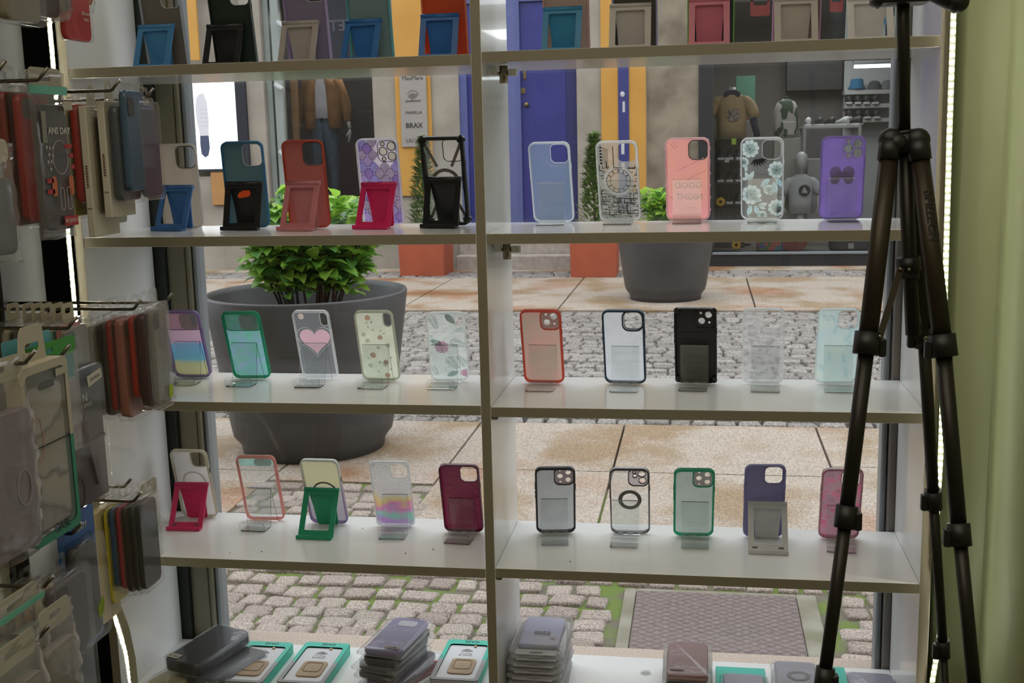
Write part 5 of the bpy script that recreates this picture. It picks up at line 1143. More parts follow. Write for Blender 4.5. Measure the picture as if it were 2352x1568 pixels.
# local frame of a hanging pack: thickness along +x from 0, width along +y from 0, height downward from 0
def yz(loop, x0, x1, mb, mi=0): return mb.prism([loop] if not isinstance(loop[0][0], (tuple, list)) else loop, x0, x1, mi, plane='YZ')
def tab(root, w_, m=None, x=.001, zt=.0, hh=.022, ww=.03):
    MB().prism([rrect(w_/2, zt+hh*.4, ww, hh*1.3, .006, 4), rrect(w_/2, zt+hh*.55, ww*.5, hh*.35, .003, 4)], x, x+.0008, plane='YZ').build('hanging_tab', m or shell, root)
def case_in(root, w_, h, t, c, x0=.002, name='case', hole=True, gloss_=.3):
    m = pbr('case_%d_%d_%d' % c, srgb(*c), gloss_)
    mb = MB(); ringy = lambda i: rrect(w_/2, -h/2, w_-2*i, h-2*i, .012-i, 5)
    rings = [[(x_, p[0], p[1]) for p in ringy(i)] for i, x_ in ((.0015,x0),(0,x0+.002),(0,x0+t-.002),(.0018,x0+t))]
    mb.loft(rings, True, True, 0, True)
    mb.build(name, m, root)
    if hole: MB().prism([rrect(w_*.24, -.026, w_*.34, .030, .007, 4)], x0+t, x0+t+.001, plane='YZ').build('camera_cutout', pbr('cutout_dark', srgb(58,54,52), .4), root)
def blister(px, pyt, pyb, y, w_, c, t, label, film_m=None, tabm=None, inset=.006, group=None, tag_c=None, ct=None, yaw=0, hole=True, cat='phone case'):
    """clear shell with a coloured case inside, hanging edge-on to the camera"""
    a = at(px, pyt, y); b = at(px, pyb, y); h = a.z-b.z
    root = hang_root('packaged_case', px, pyt, y, label, cat, yaw, group); fm = film_m or shell
    mb = MB(); rr = lambda i: rrect(w_/2, -h/2, w_-2*i, h-2*i, .010, 5)
    mb.loft([[(x_, p[0], p[1]) for p in rr(i)] for i, x_ in ((.0,.0),(.0,t*.85),(.003,t))], True, True, 0, True)
    mb.build('clear_shell', fm, root)
    if c:
        cr = MB(); m = pbr('case_%d_%d_%d' % c, srgb(*c), .35); q = lambda i: rrect(w_/2, -h/2-.003, w_-2*inset-2*i, h-2*inset-.004-2*i, .011, 5); tt = ct or t*.7
        cr.loft([[(x_, p[0], p[1]) for p in q(i)] for i, x_ in ((.001,.0012),(0,.003),(0,tt-.001),(.0015,tt))], True, True, 0, True); cr.build('case', m, root)
        if hole: MB().prism([rrect(w_*.30, -.030, w_*.30, .028, .007, 4)], tt, tt+.0006, plane='YZ').build('camera_cutout', pbr('cutout_dark', srgb(58,54,52), .4), root)
    tab(root, w_, tabm or fm)
    if tag_c: MB().prism([[(w_*.62,-h*.80),(w_*.80,-h*.79),(w_*.84,-h*.83),(w_*.80,-h*.91),(w_*.60,-h*.91)]], t+.0004, t+.001, plane='YZ').build('price_sticker', pbr('lime_sticker', srgb(176,206,24), .6), root)
    return root
# --- upper right group
blister(132,236,505,-.27,.072,(150,132,20),.014,'yellow case in clear packet, leftmost behind the mint-banded bag')
blister(150,222,476,-.27,.074,(150,20,20),.020,'red case in clear packet beside the yellow one, upper group')
def slim_box(px, pyt, pyb, y, w_, t, label, m=None, textm=True):
    a = at(px, pyt, y); b = at(px, pyb, y); h = a.z-b.z
    root = hang_root('slim_box', px, pyt, y, label, 'box')
    MB().bbox((0,0,-h),(t,w_,0), .0015).build('carton', m or whp, root)
    MB().prism([[(w_*.3,0),(w_*.7,0),(w_*.62,.028),(w_*.56,.034),(w_*.44,.034),(w_*.38,.028)], rrect(w_/2,.022,w_*.12,.007,.003,3)], .001, .0018, plane='YZ').build('hanging_tab', card, root)
    if textm:
        mb = MB()
        for q in range(9): mb.box((t*.35,-.0006,-h*.45-.004*q),(t*.62,-.0001,-h*.45-.0025-.004*q))
        mb.prism([circ(t*.35,-h*.78,t*.10,10)], -.0006, -.0001); mb.prism([circ(t*.68,-h*.78,t*.10,10)], -.0006, -.0001)
        mb.build('small_print', pbr('brown_print', srgb(104,72,58), .7), root)
    return root
slim_box(178,243,545,-.27,.080,.0125,'slim white carton with tiny brown print, left of two in the upper group')
blister(194,250,500,-.26,.074,(96,84,64),.014,'brownish case between the two slim white cartons')
slim_box(219,232,500,-.26,.080,.0125,'slim white carton with tiny brown print, next to the dark blue-grey case')
blister(240,226,470,-.26,.078,(58,70,84),.020,'dark blue-grey case in thick clear shell, upper group')
rt = hang_root('hanging_case', 270, 206, -.25, 'slate blue silicone case hanging bare at the front of the upper right hook', 'phone case', .12)
case_in(rt, .078, .158, .0115, (70,92,116), 0)
blister(286,222,440,-.215,.074,(196,190,176),.006,'cream case edge just right of the slate blue case', film_m=film, hole=False)
blister(293,222,450,-.205,.078,(28,52,140),.008,'royal blue case behind the slate blue case', hole=False)
blister(303,232,462,-.20,.078,(78,76,100),.010,'grey-violet case at the window end of the upper hook', hole=False)
def backing(px, pyt, pyb, y, w_, label):
    a = at(px, pyt, y); b = at(px, pyb, y); h = a.z-b.z; root = hang_root('backing_card', px, pyt, y, label, 'card')
    MB().prism([rrect(w_/2,-h/2,w_,h,.006,4)], 0, .001, plane='YZ').build('card_sheet', pbr('pale_card', srgb(176,174,162), .6), root)
    mb = MB()
    for q in range(2): mb.prism([[(w_*.15,-h*(.45+.2*q)),(w_*.85,-h*(.42+.2*q)),(w_*.85,-h*(.48+.2*q)),(w_*.15,-h*(.51+.2*q))]], .0011, .0016, plane='YZ')
    mb.build('mint_lines', pbr('mint_ink', srgb(120,186,172), .6), root)
backing(200,440,546,-.24,.075,'pale card with mint lines sticking out below the packets, lower of two')
backing(236,420,516,-.20,.070,'pale card with mint lines sticking out below the dark blue-grey case')
# --- mint-banded clear bag with printed dark case
def bag(px, pyt, pyb, y, w_, t, label, c=None, band=None, edge=None, fm=None, yaw=0, cat='phone case', flat=False, inner_top=.045, zig=.004):
    a = at(px, pyt, y); b = at(px, pyb, y); h = a.z-b.z; root = hang_root('bagged_case', px, pyt, y, label, cat, yaw); rnd = random.Random(int(px*7+pyt)); ph = rnd.uniform(0,6)
    n_ = 18; mb = MB(); rings = []
    for k in range(n_+1):
        z_ = -h*k/n_; bul = math.sin(PI*min(max((k-2.2)/(n_-2.2),0),1))**.5 if k > 2 else 0
        ring = []
        for q in range(20):
            u = q/10; f_ = 1 if q < 10 else -1; s_ = (u if q < 10 else 2-u); s_ = min(max(s_,0),1)
            wv = math.sin(5*s_+1.3*k+ph)*math.sin(.9*k+7*s_+ph*2); yy_ = w_*s_ + zig*.6*math.sin(1.7*k+ph); xx = t/2 + f_*(t/2*bul+.0012)*math.sin(PI*min(max(s_,.02),.98))**.22 + f_*wv*zig*.45
            ring.append((xx, yy_, z_+zig*.5*math.sin(9*s_+ph)))
        rings.append(ring)
    mb.loft(rings, True, True, 0, True); mb.build('clear_bag', fm or filmw, root)
    if c:
        wi = w_*.76; hi = h-inner_top-.012; mi = pbr('case_%d_%d_%d' % c, srgb(*c), .35); q = lambda i: rrect(w_/2, -inner_top-hi/2, wi-2*i, hi-2*i, .011, 5); cm_ = MB()
        cm_.loft([[(x_, p[0], p[1]) for p in q(i)] for i, x_ in ((.001,t*.22),(0,t*.30),(0,t*.72),(.0015,t*.80))], True, True, 0, True); cm_.build('case', mi, root)
    if band: MB().prism([[(.002,-h*.085),(w_-.002,-h*.085),(w_-.002,-h*.135),(.002,-h*.135)]], t*.5+.0035, t*.5+.0042, plane='YZ').build('zip_band', pbr('mint_band', srgb(106,180,160), .5), root)
    MB().prism([rrect(w_/2,-.010,w_*.80,.030,.008,4), rrect(w_/2,-.009,w_*.30,.008,.004,4)], t/2-.0004, t/2+.0004, plane='YZ').build('hanging_tab', card if not edge else filmw, root)
    return root, h
rt, h_ = bag(40,160,555,-.50,.100,.018,'clear bag with mint band holding a black case with white letters and stars', (34,32,38), True, zig=.002)
xx = .0192; ltr = pbr('faded_white_print', srgb(190,186,180), .6)
text('lettering', 'ANS DAY', .0135, ltr, rt, T((xx,.058,-.082)) @ F_PLUSX, .0002, bold=True)
mb = MB()
def star(c, r_): return [(c[0]+(r_ if k % 2 == 0 else r_*.42)*math.sin(k*PI/5), c[1]+(r_ if k % 2 == 0 else r_*.42)*math.cos(k*PI/5)) for k in range(10)]
for (a_, b_) in ((.022,-.104),(.030,-.105),(.038,-.105),(.027,-.114),(.036,-.115),(.023,-.124),(.031,-.124),(.028,-.134)): mb.prism([star((a_,b_),.003)], xx, xx+.0003, plane='YZ')
mb.build('star_print', ltr, rt)
rdm = pbr('faded_red_print', srgb(172,44,50), .6)
for (a_, b_, w1, h1) in ((.078,-.103,.020,.006),(.084,-.116,.010,.006),(.086,-.132,.008,.006),(.024,-.150,.016,.006),(.024,-.165,.018,.006),(.070,-.208,.036,.014)): MB().box((xx,a_-w1/2,b_-h1/2),(xx+.0003,a_+w1/2,b_+h1/2)).build('red_print', rdm, rt)
for a_ in (.034,.078): MB().prism([rrect(a_,-.158,.012,.028,.005,4)], xx, xx+.0003, plane='YZ').build('orange_print', pbr('faded_orange_print', srgb(190,104,64), .6), rt)
mb = MB(); mb.prism([circ(.055,-.118,.020,24,.024), circ(.055,-.118,.0192,24,.0232)], xx, xx+.0003, plane='YZ')
for a_ in (.052,.070): mb.prism([rrect(a_,-.176,.011,.032,.005,5), rrect(a_,-.176,.0096,.0306,.0045,5)], xx, xx+.0003, plane='YZ')
mb.build('line_print', ltr, rt)
text('lettering', 'VIE JERSEY', .0075, ltr, rt, T((xx+.0004,.070,-.208)) @ F_PLUSX, .0002)
MB().bbox((xx-.001,.016,-.098),(xx+.0004,.026,-.055), .0004).build('camera_window', pbr('pale_window', srgb(128,128,116), .4), rt)
MB().box((xx+.001,.074,-.052),(xx+.0014,.096,-.040)).build('price_label', card, rt)
# packets left of it
blister(-22,190,530,-.52,.085,(110,10,14),.018,'red case in cream packet at the far left edge behind the grey case')
blister(14,196,520,-.52,.085,(128,14,16),.018,'red case in cream packet just left of the mint-banded bag')
# big grey case in front
rt, h_ = bag(-140,330,620,-.66,.105,.022,'large grey case in a clear wrapper jutting in at the left edge', (86,86,92), None, yaw=-.25, zig=.002)
# top left packs
blister(-40,-200,52,-.62,.09,(120,112,96),.022,'beige-edged packet hanging at the very top left corner', film_m=shell)
blister(16,-200,40,-.55,.09,(34,32,28),.020,'dark case in clear shell at the top left')
bag(48,-220,38,-.48,.085,.022,'crinkled glossy clear bag at the top left beside the red case', (120,116,104), None, fm=filmw)
rt = blister(112,-190,92,-.40,.078,(190,16,16),.013,'bright red case with small white lettering hanging at the top left', film_m=film, inset=.002, hole=False)
text('lettering', 'silicone\ncase', .008, ltr, rt, T((.0135,.055,-.130)) @ F_PLUSX, .0002)
bag(120,-200,22,-.36,.085,.016,'orange-printed clear bag in front of the shelf at the top left', (190,110,80), None, fm=film)
# --- middle group
blister(176,745,960,-.27,.074,(62,50,66),.012,'dark plum case in clear packet, leftmost of the middle row')
blister(190,735,965,-.27,.078,(92,88,76),.020,'grey case in clear packet, middle row', film_m=shell)
blister(219,728,966,-.26,.074,(24,22,22),.014,'black case in clear packet, middle row')
blister(233,722,956,-.26,.076,(140,22,26),.014,'dark red case in clear packet, third of the middle row')
blister(252,722,970,-.255,.080,(150,92,82),.024,'dusty pink case in thick clear packet, middle row')
blister(285,714,926,-.25,.070,(168,30,16),.014,'bright red case in the middle row of hanging packets')
blister(303,708,946,-.25,.080,(60,22,30),.022,'black and maroon case in clear packet, middle row')
blister(330,700,945,-.235,.062,(120,112,104),.014,'grey case in clear bag with lime price sticker, window end of the middle row', film_m=filmw, tag_c=1)
# --- row of white hang tabs and header cards, middle left
for k, (px, c) in enumerate(((-8,(150,140,122)),(28,(158,148,130)),(50,(120,110,92)),(72,(168,150,128)),(98,(150,134,110)),(120,(120,112,100)))):
    a_ = at(px, 745, -.50)
    blister(px, 742, 905+4*k, -.50, .08, c, .016, ['clear packet at the far left with a cream hang tab','first cream hang tab left of the mint header cards','second cream hang tab left of the mint header cards','packet with cream hang tab over a pinkish case','packet with a yellow-printed hang tab','packet behind the mint header with a grey hang tab'][k], tabm=pbr('cream_tab', srgb(168,160,138), .6))
def header_card(px, py, y, w_, hh, c, label, yaw=0, slot=None):
    rt = hang_root('header_card', px, py, y, label, 'card', yaw)
    m = pbr('header_%d_%d_%d' % c, srgb(*c), .5)
    MB().prism([rrect(w_/2,-hh/2,w_,hh,.003,3), rrect(w_/2,-.012,.018,.007,.003,4)], 0, .0012, plane='YZ').build('card_sheet', m, rt)
    MB().bbox((-.004,.003,-hh-.10),(.006,w_-.003,-hh+.004), .002).build('clear_pouch', filmw, rt)
    return rt
header_card(2,788,-.66,.11,.030,(90,160,168),'light blue header card at the left with a small dark label')
header_card(45,806,-.64,.13,.024,(52,140,30),'bright green header card in the middle left of the rack')
header_card(100,768,-.52,.055,.040,(104,168,156),'pale mint header card behind the green one')
header_card(128,752,-.50,.060,.024,(196,110,110),'pinkish header card by the lit strip')
header_card(84,800,-.60,.085,.056,(70,136,140),'teal header card above the black boxed case')
# --- big boxed cases in front
def boxed_case(px, pyt, pyb, y, w_, t, label, kind):
    a = at(px, pyt, y); b = at(px, pyb, y); h = a.z-b.z
    rt = hang_root('boxed_case', px, pyt, y, label, 'boxed case'); tl_ = pbr('teal_box', srgb(16,128,96), .45); wb = pbr('cream_box', srgb(178,170,150), .45)
    def shellring(x0, x1, z0, z1, m, nm, hole):
        mb = MB(); out = rrect(w_/2,-h/2,w_,h,.010,5)
        cl = [(p[0], max(min(p[1], z1), z0)) for p in out]
        # outer wall band clipped between z0 and z1
        mb.add([(x0,p[0],p[1]) for p in cl]+[(x1,p[0],p[1]) for p in cl], [(i,(i+1) % len(cl),len(cl)+(i+1) % len(cl),len(cl)+i) for i in range(len(cl))])
        hl = [(p[0], max(min(p[1], z1-.0001), z0+.0001)) for p in rrect(w_/2,-h*.5,w_-.014,h-.018,.009,5)]
        ded = [cl[i] for i in range(len(cl)) if cl[i] != cl[i-1]]; hd = [hl[i] for i in range(len(hl)) if hl[i] != hl[i-1]]
        if hole == 'full': mb.prism([ded, hd], x1-.001, x1, plane='YZ')
        return mb.build(nm, m, rt)
    if kind == 'marble':
        shellring(0, t, -h*.46, 0, wb, 'upper_carton', None); shellring(0, t, -h, -h*.46, tl_, 'lower_carton', None)
        o_ = rrect(w_/2,-h/2,w_,h,.010,5); win_ = rrect(w_/2,-h*.5,w_-.016,h-.022,.010,5)
        # face frame in two colours
        def clip(l, lo, hi): return [(p[0], min(max(p[1],lo),hi)) for p in l]
        mb = MB(); n_ = len(o_)
        for i in range(n_):
            a1, b1, c1, d1 = o_[i], o_[(i+1) % n_], win_[(i+1) % n_], win_[i]
            for (lo, hi, mi) in ((-h*.46,0,0),(-h,-h*.46,1)):
                q = [(p[0], min(max(p[1],lo),hi)) for p in (a1,b1,c1,d1)]
                if len(set(q)) < 3: continue
                mb.add([(t,p[0],p[1]) for p in q], [(0,1,2,3)], mi)
        mb.build('face_frame', [wb, tl_], rt)
        mar = thin('marble_print', (0,0,0), 1, rough=.3, tl=0, pattern=bands([(0,srgb(150,144,138)),(.1,srgb(96,92,90)),(.14,srgb(160,152,144)),(.34,srgb(172,160,148)),(.38,srgb(96,90,88)),(.42,srgb(168,160,150)),(.60,srgb(160,148,134)),(.64,srgb(104,98,94)),(.68,srgb(172,166,158)),(1,srgb(158,150,142))], warp=.11, scale=16, off=.16, length=.21)) 
        o1 = MB(); o1.prism([rrect(w_/2,-h*.53,w_-.026,h*.80,.012,5)], t*.4, t*.8, plane='YZ'); oo = o1.build('case', mar, rt)
        MB().box((t*.3,.006,-h+.008),(t*.32,w_-.006,-.008)).build('inner_card', pbr('inner_card_grey', srgb(150,146,142), .6), rt)
        MB().prism([win_], t-.0014, t-.0008, plane='YZ').build('clear_window', shell, rt)
        text('lettering', 'CASE', .017, pbr('dark_letters', srgb(44,40,38), .6), rt, T((t+.0002,w_*.58,-h*.945)) @ F_PLUSX, .0003)
        MB().prism([rrect(w_*.52,-h*.13,w_*.30,.008,.002,3)], t+.0, t+.0005, plane='YZ').build('slot_label', pbr('slot_grey', srgb(84,86,82), .5), rt)
        text('lettering', 'N', .012, pbr('mint_ink', srgb(120,186,172), .6), rt, T((t*.34,w_*.5,-h*.07)) @ F_PLUSX, .0003)
        MB().prism([circ(w_*.30,-h*.42,.012,20,.03), circ(w_*.30,-h*.42,.011,20,.029)], t*.82, t*.86, plane='YZ').build('pink_cord', pbr('pink_cord', srgb(206,150,136), .5), rt)
        MB().box((t+.0004,w_*.72,-h*.10),(t+.0008,w_*.98,-h*.06)).build('price_label', card, rt)
    else:
        bkm = pbr('black_print_box', srgb(62,60,64), .4, c2=srgb(44,42,46), scale=9)
        MB().bbox((0,0,-h),(t*.8,w_,0), .002).build('carton', bkm, rt)
        mb = MB(); mb.loft([[(x_,p[0],p[1]) for p in rrect(w_/2,-h/2,w_+.006-2*i,h+.006-2*i,.012,5)] for i, x_ in ((0,0),(0,t),(.003,t+.002))], True, True, 0, True); mb.build('clear_shell', shell, rt)
        xx_ = t*.8+.0004; pl = pbr('faded_white_print', srgb(190,186,180), .6)
        text('lettering', 'N', .018, pl, rt, T((xx_,w_*.60,-h*.22)) @ F_PLUSX, .0003); text('lettering', 'SCIENCE', .008, pl, rt, T((xx_,w_*.62,-h*.275)) @ F_PLUSX, .0002)
        dk_ = pbr('black_pic', srgb(24,22,24), .4); mb = MB()
        mb.tube([(xx_,w_*.05,-h*.46),(xx_,w_*.35,-h*.56),(xx_,w_*.7,-h*.56),(xx_,w_*.96,-h*.54)], .004, 6); mb.tube([(xx_,w_*.1,-h*.12),(xx_,w_*.3,-h*.24),(xx_,w_*.42,-h*.34),(xx_,w_*.52,-h*.38),(xx_,w_*.56,-h*.34)], .0012, 6); mb.tube([(xx_,w_*.55,-h*.40),(xx_,w_*.60,-h*.62),(xx_,w_*.72,-h*.88)], .004, 6); mb.build('strap_picture', dk_, rt)
        mb = MB(); ringloft2 = [circ(w_*.34,-h*.88,.010,20,.022), circ(w_*.34,-h*.88,.0085,20,.0205)]; mb.prism(ringloft2, xx_, xx_+.0006, plane='YZ'); mb.build('cable_picture', dk_, rt)
        MB().prism([[(w_*.60,-h*.06),(w_*.93,-h*.03),(w_*.95,-h*.10),(w_*.62,-h*.14)]], t+.0024, t+.003, plane='YZ').build('price_label', whp, rt)
        text('lettering', 'S10 PLUS', .007, pbr('dark_letters', srgb(44,40,38), .6), rt, T((t+.0031,w_*.78,-h*.085)) @ F_PLUSX @ Matrix.Rotation(.12,4,'Z'), .0002)
    MB().prism([[(w_*.22,0),(w_*.30,.040),(w_*.36,.046),(w_*.72,.046),(w_*.78,.040),(w_*.82,0)], rrect(w_*.54,.018,w_*.30,.012,.005,4)], .003, .0042, plane='YZ').build('hanging_tab', wb if kind == 'marble' else shell, rt)
    return rt
boxed_case(104,870,1185,-.545,.118,.018,'large dark boxed case with grey printed picture behind the green and white one','dark')
boxed_case(8,850,1262,-.70,.108,.021,'boxed marble-pattern case in a cream and green carton reading CASE, hanging at left','marble')
rt, h_ = bag(-120,860,1335,-.80,.125,.03,'bulging clear bag with violet-grey case at the left edge, before the green carton', (122,108,120), None, yaw=-.05, inner_top=.06, zig=.004)
MB().prism([circ(.075,-.155,.015,24,.024), circ(.075,-.155,.012,24,.021)], .030, .0312, plane='YZ').build('ring_holder', pbr('silver_ring', srgb(150,140,140), .3, .7), rt)
# blue-backed blister
a = at(128,1196,-.60); b = at(186,1512,-.60); h_ = a.z-b.z
rt = hang_root('blister_card', 128, 1205, -.60, 'blue-backed blister card with a dark case, lower left, lettered along its header', 'phone case', 0.02)
bl = pbr('royal_blue_card', srgb(24,84,156), .4); w_ = .098
MB().prism([rrect(w_/2,-h_/2,w_,h_,.008,4), rrect(w_/2,-.014,.03,.008,.004,4)], 0, .0012, plane='YZ').build('backing_card', bl, rt)
mb = MB(); mb.loft([[(x_,p[0],p[1]) for p in rrect(w_/2,-h_*.57,w_-.012-2*i,h_*.78-2*i,.012,5)] for i, x_ in ((0,.0012),(0,.018),(.004,.022))], True, True, 0, True); mb.build('clear_shell', shell, rt)
mb = MB(); mb.loft([[(x_,p[0],p[1]) for p in rrect(w_*.42,-h_*.57,w_*.62-2*i,h_*.70-2*i,.010,5)] for i, x_ in ((0,.003),(0,.014),(.002,.016))], True, True, 0, True); mb.build('case', pbr('case_dark_plum', srgb(48,40,46), .35), rt)
text('lettering', 'YIXIN', .013, pbr('cream_ink', srgb(206,198,170), .6), rt, T((.0016,.060,-.024)) @ F_PLUSX @ Matrix.Rotation(PI,4,'Y'), .0002)
MB().prism([[(w_*.50,-h_*.70),(w_*.66,-h_*.64),(w_*.70,-h_*.68),(w_*.66,-h_*.76),(w_*.52,-h_*.79)]], .0224, .0230, plane='YZ').build('price_sticker', pbr('olive_sticker', srgb(140,160,20), .6), rt)
# lower right group
def glowpack(px, pyt, pyb, y, w_, c, t, label): return blister(px, pyt, pyb, y, w_, c, t, label, film_m=shell)
slim_box(196,1180,1432,-.30,.060,.016,'tall cream carton with orange edge beside the loose LED strip', pbr('cream_orange', srgb(214,196,150), .5), False)
glowpack(212,1165,1410,-.29,.07,(206,196,150),.012,'cream case in clear packet, left of the yellow one')
glowpack(228,1160,1400,-.285,.07,(206,190,20),.010,'yellow case hanging in the lower right group')
glowpack(241,1158,1360,-.28,.072,(36,84,134),.013,'blue case between the yellow and red ones, lower group')
glowpack(257,1155,1365,-.28,.072,(176,38,62),.012,'crimson case in the lower right group')
glowpack(271,1157,1372,-.28,.074,(30,28,26),.012,'black case in clear packet, first right of the crimson one')
glowpack(287,1155,1370,-.28,.074,(28,26,24),.012,'black case in clear packet, middle of three black ones')
glowpack(302,1150,1366,-.28,.074,(26,24,26),.012,'black case in clear packet, third black one toward the window')
rt, h_ = bag(312,1124,1300,-.245,.072,.008,'clear pouch with a slim crimson insert at the window end of the lower group', None, None, fm=film)
MB().box((.003,.012,-.085),(.005,.026,-.02)).build('crimson_insert', pbr('case_176_38_62', srgb(176,38,62), .35), rt)
# bottom left packets and bags
for k, (px, c, lab) in enumerate(((-20,(110,96,60),'olive-edged packet at the bottom left edge'),(18,(150,128,100),'packet with beige edge, first behind the lower dark hook'),(42,(168,128,84),'packet with tan orange edge below the lower dark hook'),(66,(190,176,150),'packet with cream edge below the lower dark hook'))):
    blister(px, 1372-4*k, 1520, -.70, .080, c, .014, lab)
blister(88,1342,1545,-.69,.095,(92,86,92),.020,'grey case in clear shell right of the cream-edged packets, lower left', film_m=shell)
bag(-60,1415,1700,-.84,.115,.028,'crumpled clear bag with teal band at the bottom left corner', (110,120,112), True, zig=.006)
bag(58,1425,1700,-.78,.085,.024,'crinkled clear bag on the lowest hook at the bottom left', (140,132,128), None, zig=.003)
bag(-70,1530,1800,-.92,.11,.03,'rumpled clear bag in the extreme bottom left corner', (120,110,104), None, zig=.006)
blister(140,1500,1700,-.55,.08,(120,120,134),.012,'thin grey packet below the blue-backed card', film_m=film)
# dark posts beside the panel at the bottom
simple('metal_post', MB().bbox((-.80,-.14,.0),(-.766,-.09,.62), .003), pbr('dark_olive_post', srgb(58,54,44), .4, .3), 'dark metal post standing low beside the left shelf panel', 'post')
# ------------------------------------------------------------------ tripod
blackp = pbr('tripod_black', srgb(20,20,19), .45); bronze = pbr('tripod_bronze', srgb(58,49,38), .42, .5); dkb = pbr('tripod_dark_tube', srgb(40,36,30), .4, .4)
TY = -.34
tri = empty('tripod', (at(2100,900,TY).x,TY,0), label='tall black and bronze camera tripod standing in front of the right bay', cat='tripod')
org = Vector(tri.location)
def TP(px, py, y): return at(px, py, y)-org
def tpart(nm, mb, m, par=tri): return mb.build(nm, m, par)
c0, c1, c2 = TP(2073,-160,TY), TP(2077,310,TY), TP(2097,768,TY)
tpart('centre_column', MB().tube([c0, c1], .0082, 16), dkb)
tpart('lower_column', MB().tube([c1, TP(2089,600,TY), c2], [.0098,.0098,.0102], 16), dkb)
mb = MB(); mb.tube([TP(2074,299,TY), TP(2075,308,TY)], .0155, 18); mb.tube([TP(2075,308,TY), TP(2078,350,TY)], .0175, 18); mb.tube([TP(2056,318,TY-.012), TP(2056,342,TY-.012)], .0125, 14); mb.ball(TP(2060,328,TY-.015), (.014,.012,.013), 12, 8)
hub = tpart('hub', mb, blackp)
legs = {'L': [(2046,322,TY-.01),(1992,790,TY-.07),(1943,1188,TY-.12),(1893,1560,TY-.165)],
        'R': [(2108,322,TY-.01),(2166,795,TY-.06),(2204,1228,TY-.11),(2240,1600,TY-.15)],
        'B': [(2096,330,TY+.02),(2122,772,TY+.07),(2144,1148,TY+.11),(2166,1490,TY+.145)]}
rad = {'L': (.0126,.0102,.0088,.0066), 'R': (.0126,.0104,.0090,.0070), 'B': (.0120,.0088,.0074,.0058)}
for k, P in legs.items():
    v = [TP(*p) for p in P]; r_ = rad[k]
    lg = empty('leg', v[0]); lg.parent = tri; q = [p-v[0] for p in v]
    MB().ball((0,0,0), (.0165,.014,.0165), 14, 8).tube([q[0], q[0].lerp(q[1],.10)], [.0150,.0150], 14).build('leg_top', blackp, lg)
    MB().tube([q[0].lerp(q[1],.09), q[1]], r_[0], 14).build('upper_tube', bronze, lg)
    MB().tube([q[1], q[2]], r_[1], 14).build('middle_tube', dkb, lg)
    MB().tube([q[2], q[3]], r_[2], 12).build('lower_tube', dkb, lg)
    end = q[2].lerp(q[3], 1.0); d = (q[3]-q[2]).normalized(); t_ = (v[0].z+q[3].z-.012)/(-d.z); foot = q[3]+d*t_
    MB().tube([q[3], foot], r_[3], 12).build('lowest_tube', dkb, lg)
    MB().tube([foot-d*.03, foot+Vector((0,0,-.004))], [.010,.014], 12).build('rubber_foot', blackp, lg)
    for n_, (cc, a_) in enumerate(((q[1], q[0]), (q[2], q[1]), (q[3], q[2]))):
        dd = (cc-a_).normalized(); rr = r_[n_]*1.42
        mb = MB(); mb.tube([cc-dd*.016, cc+dd*.014], rr, 16); sgn = -1 if k == 'L' else 1
        s_ = dd.cross(Vector((0,1,0))).normalized()*-sgn
        M = T(cc+s_*rr*1.05)
        mb.bbox((-.005,-.008,-.014),(.005,.006,.010), .002, 0, M)
        mb.build('clamp_collar', blackp, lg)
rt2 = Vector(TP(2086,606,TY))
mb = MB(); mb.tube([TP(2085,590,TY), TP(2088,622,TY)], .0165, 16); mb.bbox((-.014,-.014,-.012),(.014,.012,.004), .003, 0, T(TP(2086,618,TY)))
tpart('brace_collar', mb, blackp)
for (a, b) in (((2068,617,TY-.012),(2021,773,TY-.065)), ((2104,617,TY-.012),(2128,778,TY+.05)), ((2088,618,TY+.015),(2121,770,TY+.06))):
    A_, B_ = TP(*a), TP(*b); d = (B_-A_).normalized(); s_ = d.cross(Vector((0,1,0))).normalized()
    mb = MB(); mb.loft([[tuple(A_+s_*.0042+Vector((0,-.0015,0))),tuple(A_-s_*.0042+Vector((0,-.0015,0))),tuple(A_-s_*.0042+Vector((0,.0015,0))),tuple(A_+s_*.0042+Vector((0,.0015,0)))],[tuple(B_+s_*.0042+Vector((0,-.0015,0))),tuple(B_-s_*.0042+Vector((0,-.0015,0))),tuple(B_-s_*.0042+Vector((0,.0015,0))),tuple(B_+s_*.0042+Vector((0,.0015,0)))]])
    tpart('brace', mb, bronze)
for (px, py, y) in ((2068,618,TY-.016),(2088,619,TY-.018),(2021,772,TY-.082),(2126,776,TY-.02)): tpart('rivet', MB().ball(TP(px,py,y), .0028, 8, 5), steel)
# head: platform pieces and the pan handle end reaching down
mb = MB(); mb.bbox((-.036,-.03,0),(.036,.03,.018), .005, 0, T(TP(2068,10,TY))); mb.tube([TP(2012,-10,TY-.02), TP(2030,4,TY-.02)], .012, 12); mb.tube([TP(2066,-60,TY), TP(2068,10,TY)], .018, 14)
tpart('head', mb, blackp)
tpart('pan_handle', MB().tube([TP(2060,-90,TY-.02), TP(2150,-20,TY-.04), TP(2205,8,TY-.05)], [.008,.014,.014], 14).ball(TP(2200,3,TY-.05), .0145, 12, 8), blackp)
# lettering down the right leg
v0, v1 = Vector(TP(*legs['R'][0])), Vector(TP(*legs['R'][1])); d = (v1-v0).normalized()
yv = Vector((0,-1,0)); yv = (yv-d*yv.dot(d)).normalized(); up_ = d.cross(yv)*-1
pos_ = v0.lerp(v1, .37)+yv*.0128
Mt = Matrix((d, up_*-1, d.cross(up_*-1))).transposed().to_4x4(); Mt.translation = pos_+Vector((.004,0,0))
text('lettering', 'PHITECH', .017, blackp, tri, Mt, .0003, bold=True)

